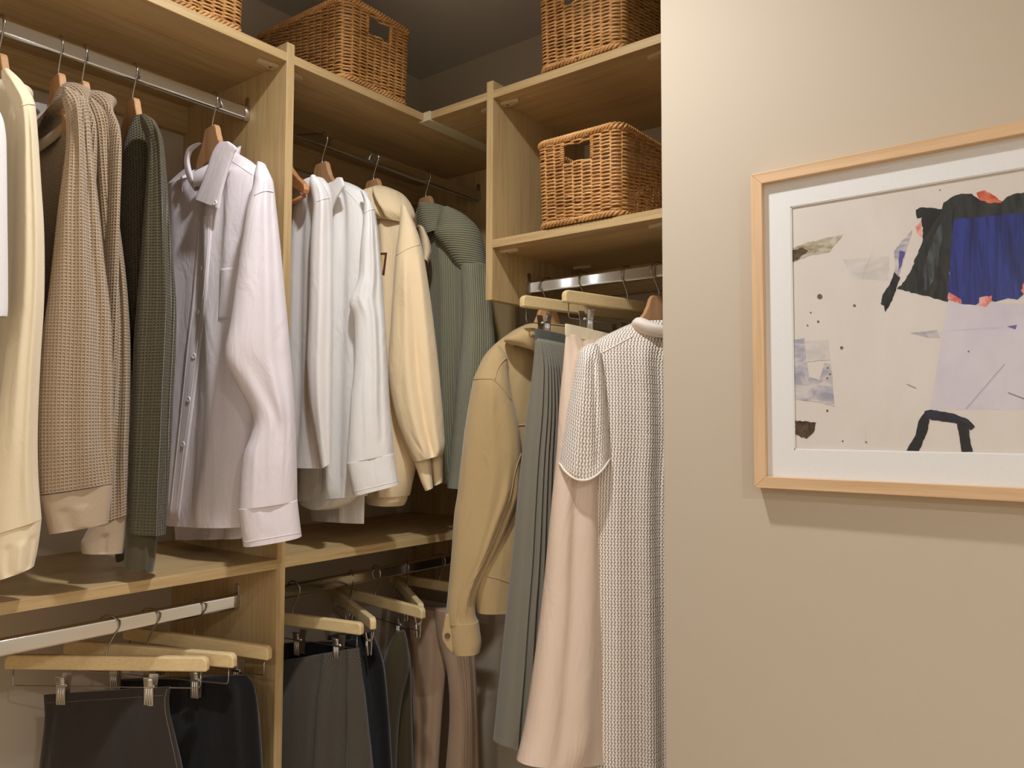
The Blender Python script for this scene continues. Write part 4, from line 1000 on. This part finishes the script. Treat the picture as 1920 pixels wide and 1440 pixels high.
seam(g, 'shoulder_seam', F_KHAKI, [(888, 711), (905, 710), (925, 712), (942, 728), (957, 748)], [s1], 0.0018, 30)
seam(g, 'yoke_seam', F_KHAKI, [(928, 711), (933, 692), (942, 678), (950, 671)], [s1, t1], 0.0018, 24)
seam(g, 'back_panel_seam', F_KHAKI, [(966, 798), (980, 797), (1000, 796)], [t1], 0.002, 14)
piece(g, 'collar', F_KHAKI, traced([(972, 619, 1006, 617), (958, 629, 1010, 632), (945, 639, 1010, 648), (962, 648, 1010, 662)], (-1.055, 1.37), [0.03, 0.04, 0.04, 0.03]), nv=30)

clip_hanger('pale wooden clip hanger holding the grey pleated skirt', (-0.967, RODY), DR(-13), RZ, [0.125, -0.11], grip=0.010)
g = garment('pleated_skirt', 'long grey-green pleated skirt between the jacket and the blush skirt', 'skirt', (-0.967, RODY, H - 0.6))
dp = DR(-13)
pl = [(-0.93 + 0.075 * k, -0.93 + 0.075 * k, 0.020, 0.020, 0.02, 1.1) for k in range(25)]
piece(g, 'pleats', F_PLEAT, traced([(1004, 634, 1105, 655), (1001, 690, 1115, 700), (993, 770, 1125, 780), (983, 860, 1130, 860), (975, 950, 1135, 950), (967, 1050, 1140, 1050), (957, 1150, 1145, 1150), (948, 1250, 1150, 1250), (940, 1330, 1155, 1310), (934, 1394, 1160, 1366)], (-0.985, 1.39), [0.008, 0.018, 0.032, 0.038, 0.044, 0.050, 0.054, 0.058, 0.060, 0.062], dp), folds=pl, nu=400, nv=40, p=2.6, fs=(1, 1))
piece(g, 'waistband', mat_fabric('grey_green_waistband', (92, 90, 80), 'plain'), traced([(1003, 616, 1105, 640), (1003, 630, 1105, 652), (1004, 640, 1105, 662)], (-0.985, 1.39), 0.009, dp), nv=16)

clip_hanger('pale wooden clip hanger holding the blush satin skirt', (-0.856, RODY), DR(-13.5), RZ, [0.125, -0.115], grip=0.010)
g = garment('satin_skirt', 'long blush satin skirt beside the ivory knitted dress', 'skirt', (-0.856, RODY, H - 0.7))
dp = DR(-13.5)
piece(g, 'drape', F_SATIN, traced([(1061, 626, 1190, 650), (1058, 680, 1190, 690), (1053, 750, 1192, 750), (1048, 850, 1195, 850), (1041, 930, 1198, 930), (1033, 1021, 1200, 1020), (1026, 1100, 1202, 1100), (1017, 1182, 1205, 1180), (1001, 1303, 1208, 1290), (989, 1376, 1210, 1350), (976, 1430, 1212, 1400)], (-0.872, 1.40), [0.008, 0.022, 0.032, 0.038, 0.042, 0.046, 0.05, 0.054, 0.058, 0.06, 0.06], dp), folds=[(-0.55, -0.45, 0.12, 0.014, 0.1, 1.0), (-0.75, -0.7, 0.06, -0.008, 0.3, 1.0), (-0.15, 0.0, 0.12, -0.012, 0.05, 1.0), (-0.85, -0.6, 0.05, 0.006, 0.0, 0.25), (-0.6, -0.4, 0.05, -0.007, 0.0, 0.2)], nu=110, nv=90)
piece(g, 'waistband', mat_fabric('pale_ivory_waistband', (222, 206, 172), 'plain'), traced([(1060, 607, 1190, 640), (1059.5, 618, 1190, 652), (1060, 629, 1190, 662)], (-0.872, 1.40), 0.009, dp), nv=16)

d = DR(-26)
wood_hanger('beech wooden hanger in the collar of the ivory knitted dress', (-0.779, RODY), d, RZ)
g = garment('knit_dress', 'ivory openwork knitted dress with short sleeves and collar next to the partition wall', 'dress', (-0.779, RODY, H - 0.7))
A = (-0.862, 1.330); AB = (-0.815, 1.405)
t1 = piece(g, 'torso', F_KNIT, traced([(1190, 604, 1262, 602), (1158, 618, 1290, 618), (1118, 640, 1310, 640), (1102, 668, 1320, 680), (1104, 730, 1322, 740), (1104, 820, 1322, 830), (1096, 900, 1322, 900), (1093, 1000, 1322, 1000), (1093.5, 1120, 1323, 1120), (1093, 1260, 1324, 1260), (1092, 1440, 1326, 1440), (1090, 1560, 1328, 1560), (1089, 1680, 1330, 1680)], AB, [0.02, 0.035, 0.045, 0.05, 0.05, 0.05]), folds=[(-0.05, 0.15, 0.09, 0.014, 0.2, 1.0), (0.2, 0.35, 0.07, -0.018, 0.2, 1.0), (-0.5, -0.45, 0.2, 0.008, 0.3, 1.0), (-0.85, -0.85, 0.08, -0.006, 0.4, 1.0)], nu=110, nv=120)
piece(g, 'sleeve', F_KNIT, traced([(1106, 644, 1120, 646), (1088, 656, 1127, 664), (1081, 678, 1130, 690), (1074, 715, 1134, 722), (1065, 760, 1138, 770), (1056, 815, 1142, 818), (1051, 848, 1143.5, 845), (1048.5, 868, 1143.5, 860)], A, [0.014, 0.028, 0.038, 0.044, 0.048]), folds=[(0.3, 0.5, 0.12, -0.010, 0.2, 0.9), (-0.3, -0.4, 0.2, 0.008, 0.2, 1.0)], nu=80, nv=60, dip=0.036, dip0=0.3, edge=('sleeve_hem', 0.0026, F_IVORY))
seam(g, 'shoulder_seam', F_IVORY, [(1124, 664), (1145, 653), (1165, 642), (1187, 630)], [t1], 0.0018, 24)
piece(g, 'collar', F_IVORY, traced([(1190, 598, 1206, 597), (1184, 606, 1232, 608), (1188, 616, 1262, 618), (1200, 627, 1268, 632), (1222, 634, 1266, 640)], (-0.82, 1.372), [0.02, 0.034, 0.040, 0.036, 0.03]), nv=30)

# ------------------------------------------------------------------ lower rail, first bay
d1, d2, d3 = DL(36.5), DL(24.5), DL(16)
def offs(u, c, d):
    """distance along a hanger bar to the sight line at column u"""
    nrm = Vector((-d[1], d[0], 0)); P = on_plane(u, 1280, c, nrm); return (P.x - c[0]) * d[0] + (P.y - c[1]) * d[1]
c1, c2, c3 = (RODX, 0.688), (RODX, 0.765), (RODX, 0.860)
clip_hanger('pale wooden clip hanger gripping the charcoal denim by its waist', c1, d1, LZL, [offs(119, c1, d1), offs(283, c1, d1)], grip=0.0062)
clip_hanger('pale wooden clip hanger gripping the black trousers beside the charcoal denim', c2, d2, LZL, [offs(216, c2, d2), offs(368, c2, d2)])
clip_hanger('pale wooden clip hanger nearest the divider on the lower rail', c3, d3, LZL, [offs(300, c3, d3), offs(445, c3, d3)])
g = garment('denim_skirt', 'charcoal denim garment clipped by the waist on the lower rail', 'skirt', (c1[0], c1[1], 0.4))
t1 = piece(g, 'cloth', F_DENIM, traced([(82, 1303, 321, 1287), (83, 1320, 317, 1310), (84, 1350, 319, 1340), (80, 1395, 329, 1385), (75, 1445, 341, 1440), (66, 1570, 362, 1570), (60, 1680, 380, 1680), (56, 1760, 388, 1760)], c1, [0.0035, 0.006, 0.014, 0.024, 0.030, 0.036], d1), folds=[(-0.85, -0.85, 0.05, -0.004, 0.1, 1.0), (0.5, 0.6, 0.15, 0.008, 0.2, 1.0)], nu=110)
seam(g, 'side_seam', F_STITCH, [(313, 1292), (309, 1310), (310, 1335), (318, 1375), (328, 1420), (336, 1460)], [t1], 0.0011)
seam(g, 'waist_seam', F_STITCH, [(88, 1318), (200, 1311), (306, 1304)], [t1], 0.0006)
g = garment('black_trousers', 'black trousers clipped on the lower rail behind the charcoal denim', 'trousers', (c2[0], c2[1], 0.35))
piece(g, 'cloth', F_BLACK, traced([(205, 1276, 462, 1266), (205, 1300, 476, 1288), (203, 1350, 484, 1345), (200, 1440, 490, 1440), (196, 1560, 496, 1560), (190, 1700, 502, 1700)], (RODX, 0.815), [0.012, 0.02, 0.03, 0.034], DL(20)), folds=[(0.75, 0.8, 0.06, -0.01, 0.1, 1.0), (0.3, 0.3, 0.1, 0.008, 0, 1)])

# ------------------------------------------------------------------ lower rail, corner bay
ca, cb, cc_, cd_, ce = (RODX, 1.097), (RODX, 1.265), (RODX, 1.345), (RODX, 1.455), (RODX, 1.579)
da, db, dc, dd, de = DL(14), DL(-25), DL(-6), DL(-34), DL(2)
clip_hanger('pale wooden clip hanger holding the herringbone skirt', ca, da, LZL, [offs(634, ca, da), offs(560, ca, da)], grip=0.008)
clip_hanger('pale wooden clip hanger gripping the black garment beside the herringbone skirt', cb, db, LZL, [0.155, -0.02])
clip_hanger('pale wooden clip hanger holding the dark olive trousers', cc_, dc, LZL, [offs(748, cc_, dc), -0.10])
clip_hanger('pale wooden clip hanger between the dark olive and the taupe trousers', cd_, dd, LZL, [0.15, -0.02])
clip_hanger('pale wooden clip hanger deepest in the corner, holding the taupe trousers', ce, de, LZL, [0.12, -0.12])
g = garment('herringbone_skirt', 'grey herringbone wool skirt clipped beside the divider', 'skirt', (ca[0], ca[1], 0.35))
piece(g, 'cloth', F_HERR, traced([(500, 1244, 673, 1214), (495, 1270, 678, 1262), (490, 1310, 683, 1305), (480, 1380, 690, 1380), (470, 1445, 696, 1445), (455, 1570, 710, 1570), (445, 1700, 722, 1700)], ca, [0.006, 0.018, 0.030, 0.042, 0.05], da), folds=[(0.28, 0.28, 0.035, -0.016, 0.0, 1.0), (0.38, 0.38, 0.06, 0.012, 0.0, 1.0), (0.75, 0.70, 0.05, -0.012, 0.0, 1.0), (0.85, 0.82, 0.06, 0.008, 0, 1), (-0.2, -0.2, 0.25, 0.008, 0, 1)], nu=120, fs=(1, 1))
piece(g, 'lining', F_BLACK, traced([(500, 1208, 668, 1200), (500, 1235, 668, 1232), (500, 1275, 660, 1262)], (RODX, 1.13), 0.008, da), nv=14)
g = garment('black_skirt', 'black garment hanging between the herringbone skirt and the olive trousers', 'skirt', (cb[0], cb[1], 0.35))
piece(g, 'cloth', F_BLACK, traced([(622, 1190, 690, 1186), (620, 1240, 712, 1240), (618, 1320, 722, 1320), (616, 1440, 730, 1440), (610, 1700, 745, 1700)], (RODX + 0.03, 1.255), 0.03, DL(-14)))
g = garment('olive_trousers', 'dark olive twill trousers clipped on the lower rail', 'trousers', (cc_[0], cc_[1], 0.35))
AO = (RODX + 0.10, 1.315)
piece(g, 'leg', F_OLIVE2, traced([(742, 1186, 759, 1182), (730, 1206, 764, 1206), (716, 1250, 768, 1250), (704, 1300, 756, 1300), (698, 1360, 748, 1360), (694, 1440, 744, 1440), (688, 1560, 742, 1560), (682, 1700, 742, 1700)], AO, [0.012, 0.02, 0.026, 0.03]), folds=[(0.2, 0.2, 0.15, 0.008, 0.1, 1.0)])
l2 = piece(g, 'leg', F_OLIVE2, traced([(744, 1190, 761, 1186), (745, 1230, 769, 1230), (742, 1275, 772, 1275), (742, 1340, 773, 1340), (740, 1440, 776, 1440), (742, 1560, 782, 1560), (744, 1700, 790, 1700)], (AO[0] - 0.02, AO[1] + 0.035), [0.012, 0.02, 0.026]), folds=[(0.5, 0.4, 0.15, -0.006, 0.1, 1.0)])
seam(g, 'pocket_edge', F_OLIVE2, [(751, 1232), (752, 1248), (758, 1260), (768, 1266)], [l2], 0.0022, 20)
g = garment('taupe_trousers', 'wide taupe trousers with pressed pleats clipped in the corner', 'trousers', (ce[0], ce[1], 0.35))
AT = (RODX + 0.10, 1.545)
piece(g, 'leg', F_TAUPE, traced([(766, 1135, 842, 1144), (768, 1170, 846, 1170), (771, 1240, 838, 1240), (774, 1320, 830, 1320), (776, 1440, 822, 1440), (776, 1560, 816, 1560), (776, 1700, 810, 1700)], (AT[0] - 0.03, AT[1] + 0.02), 0.03), folds=[(0.1, 0.1, 0.2, 0.010, 0.1, 1.0), (-0.5, -0.4, 0.15, -0.008, 0.1, 1.0)])
piece(g, 'leg', F_TAUPE, traced([(815, 1140, 888, 1148), (820, 1190, 890, 1190), (838, 1260, 893, 1260), (843, 1340, 896, 1340), (836, 1440, 898, 1440), (825, 1560, 902, 1560), (820, 1700, 906, 1700)], AT, 0.03), folds=[(0.0, 0.05, 0.06, 0.010, 0.1, 1.0), (0.35, 0.35, 0.06, -0.012, 0.05, 1.0), (0.55, 0.55, 0.06, 0.012, 0.05, 1.0), (0.78, 0.78, 0.05, -0.010, 0.05, 1.0)], nu=120, fs=(1, 1))
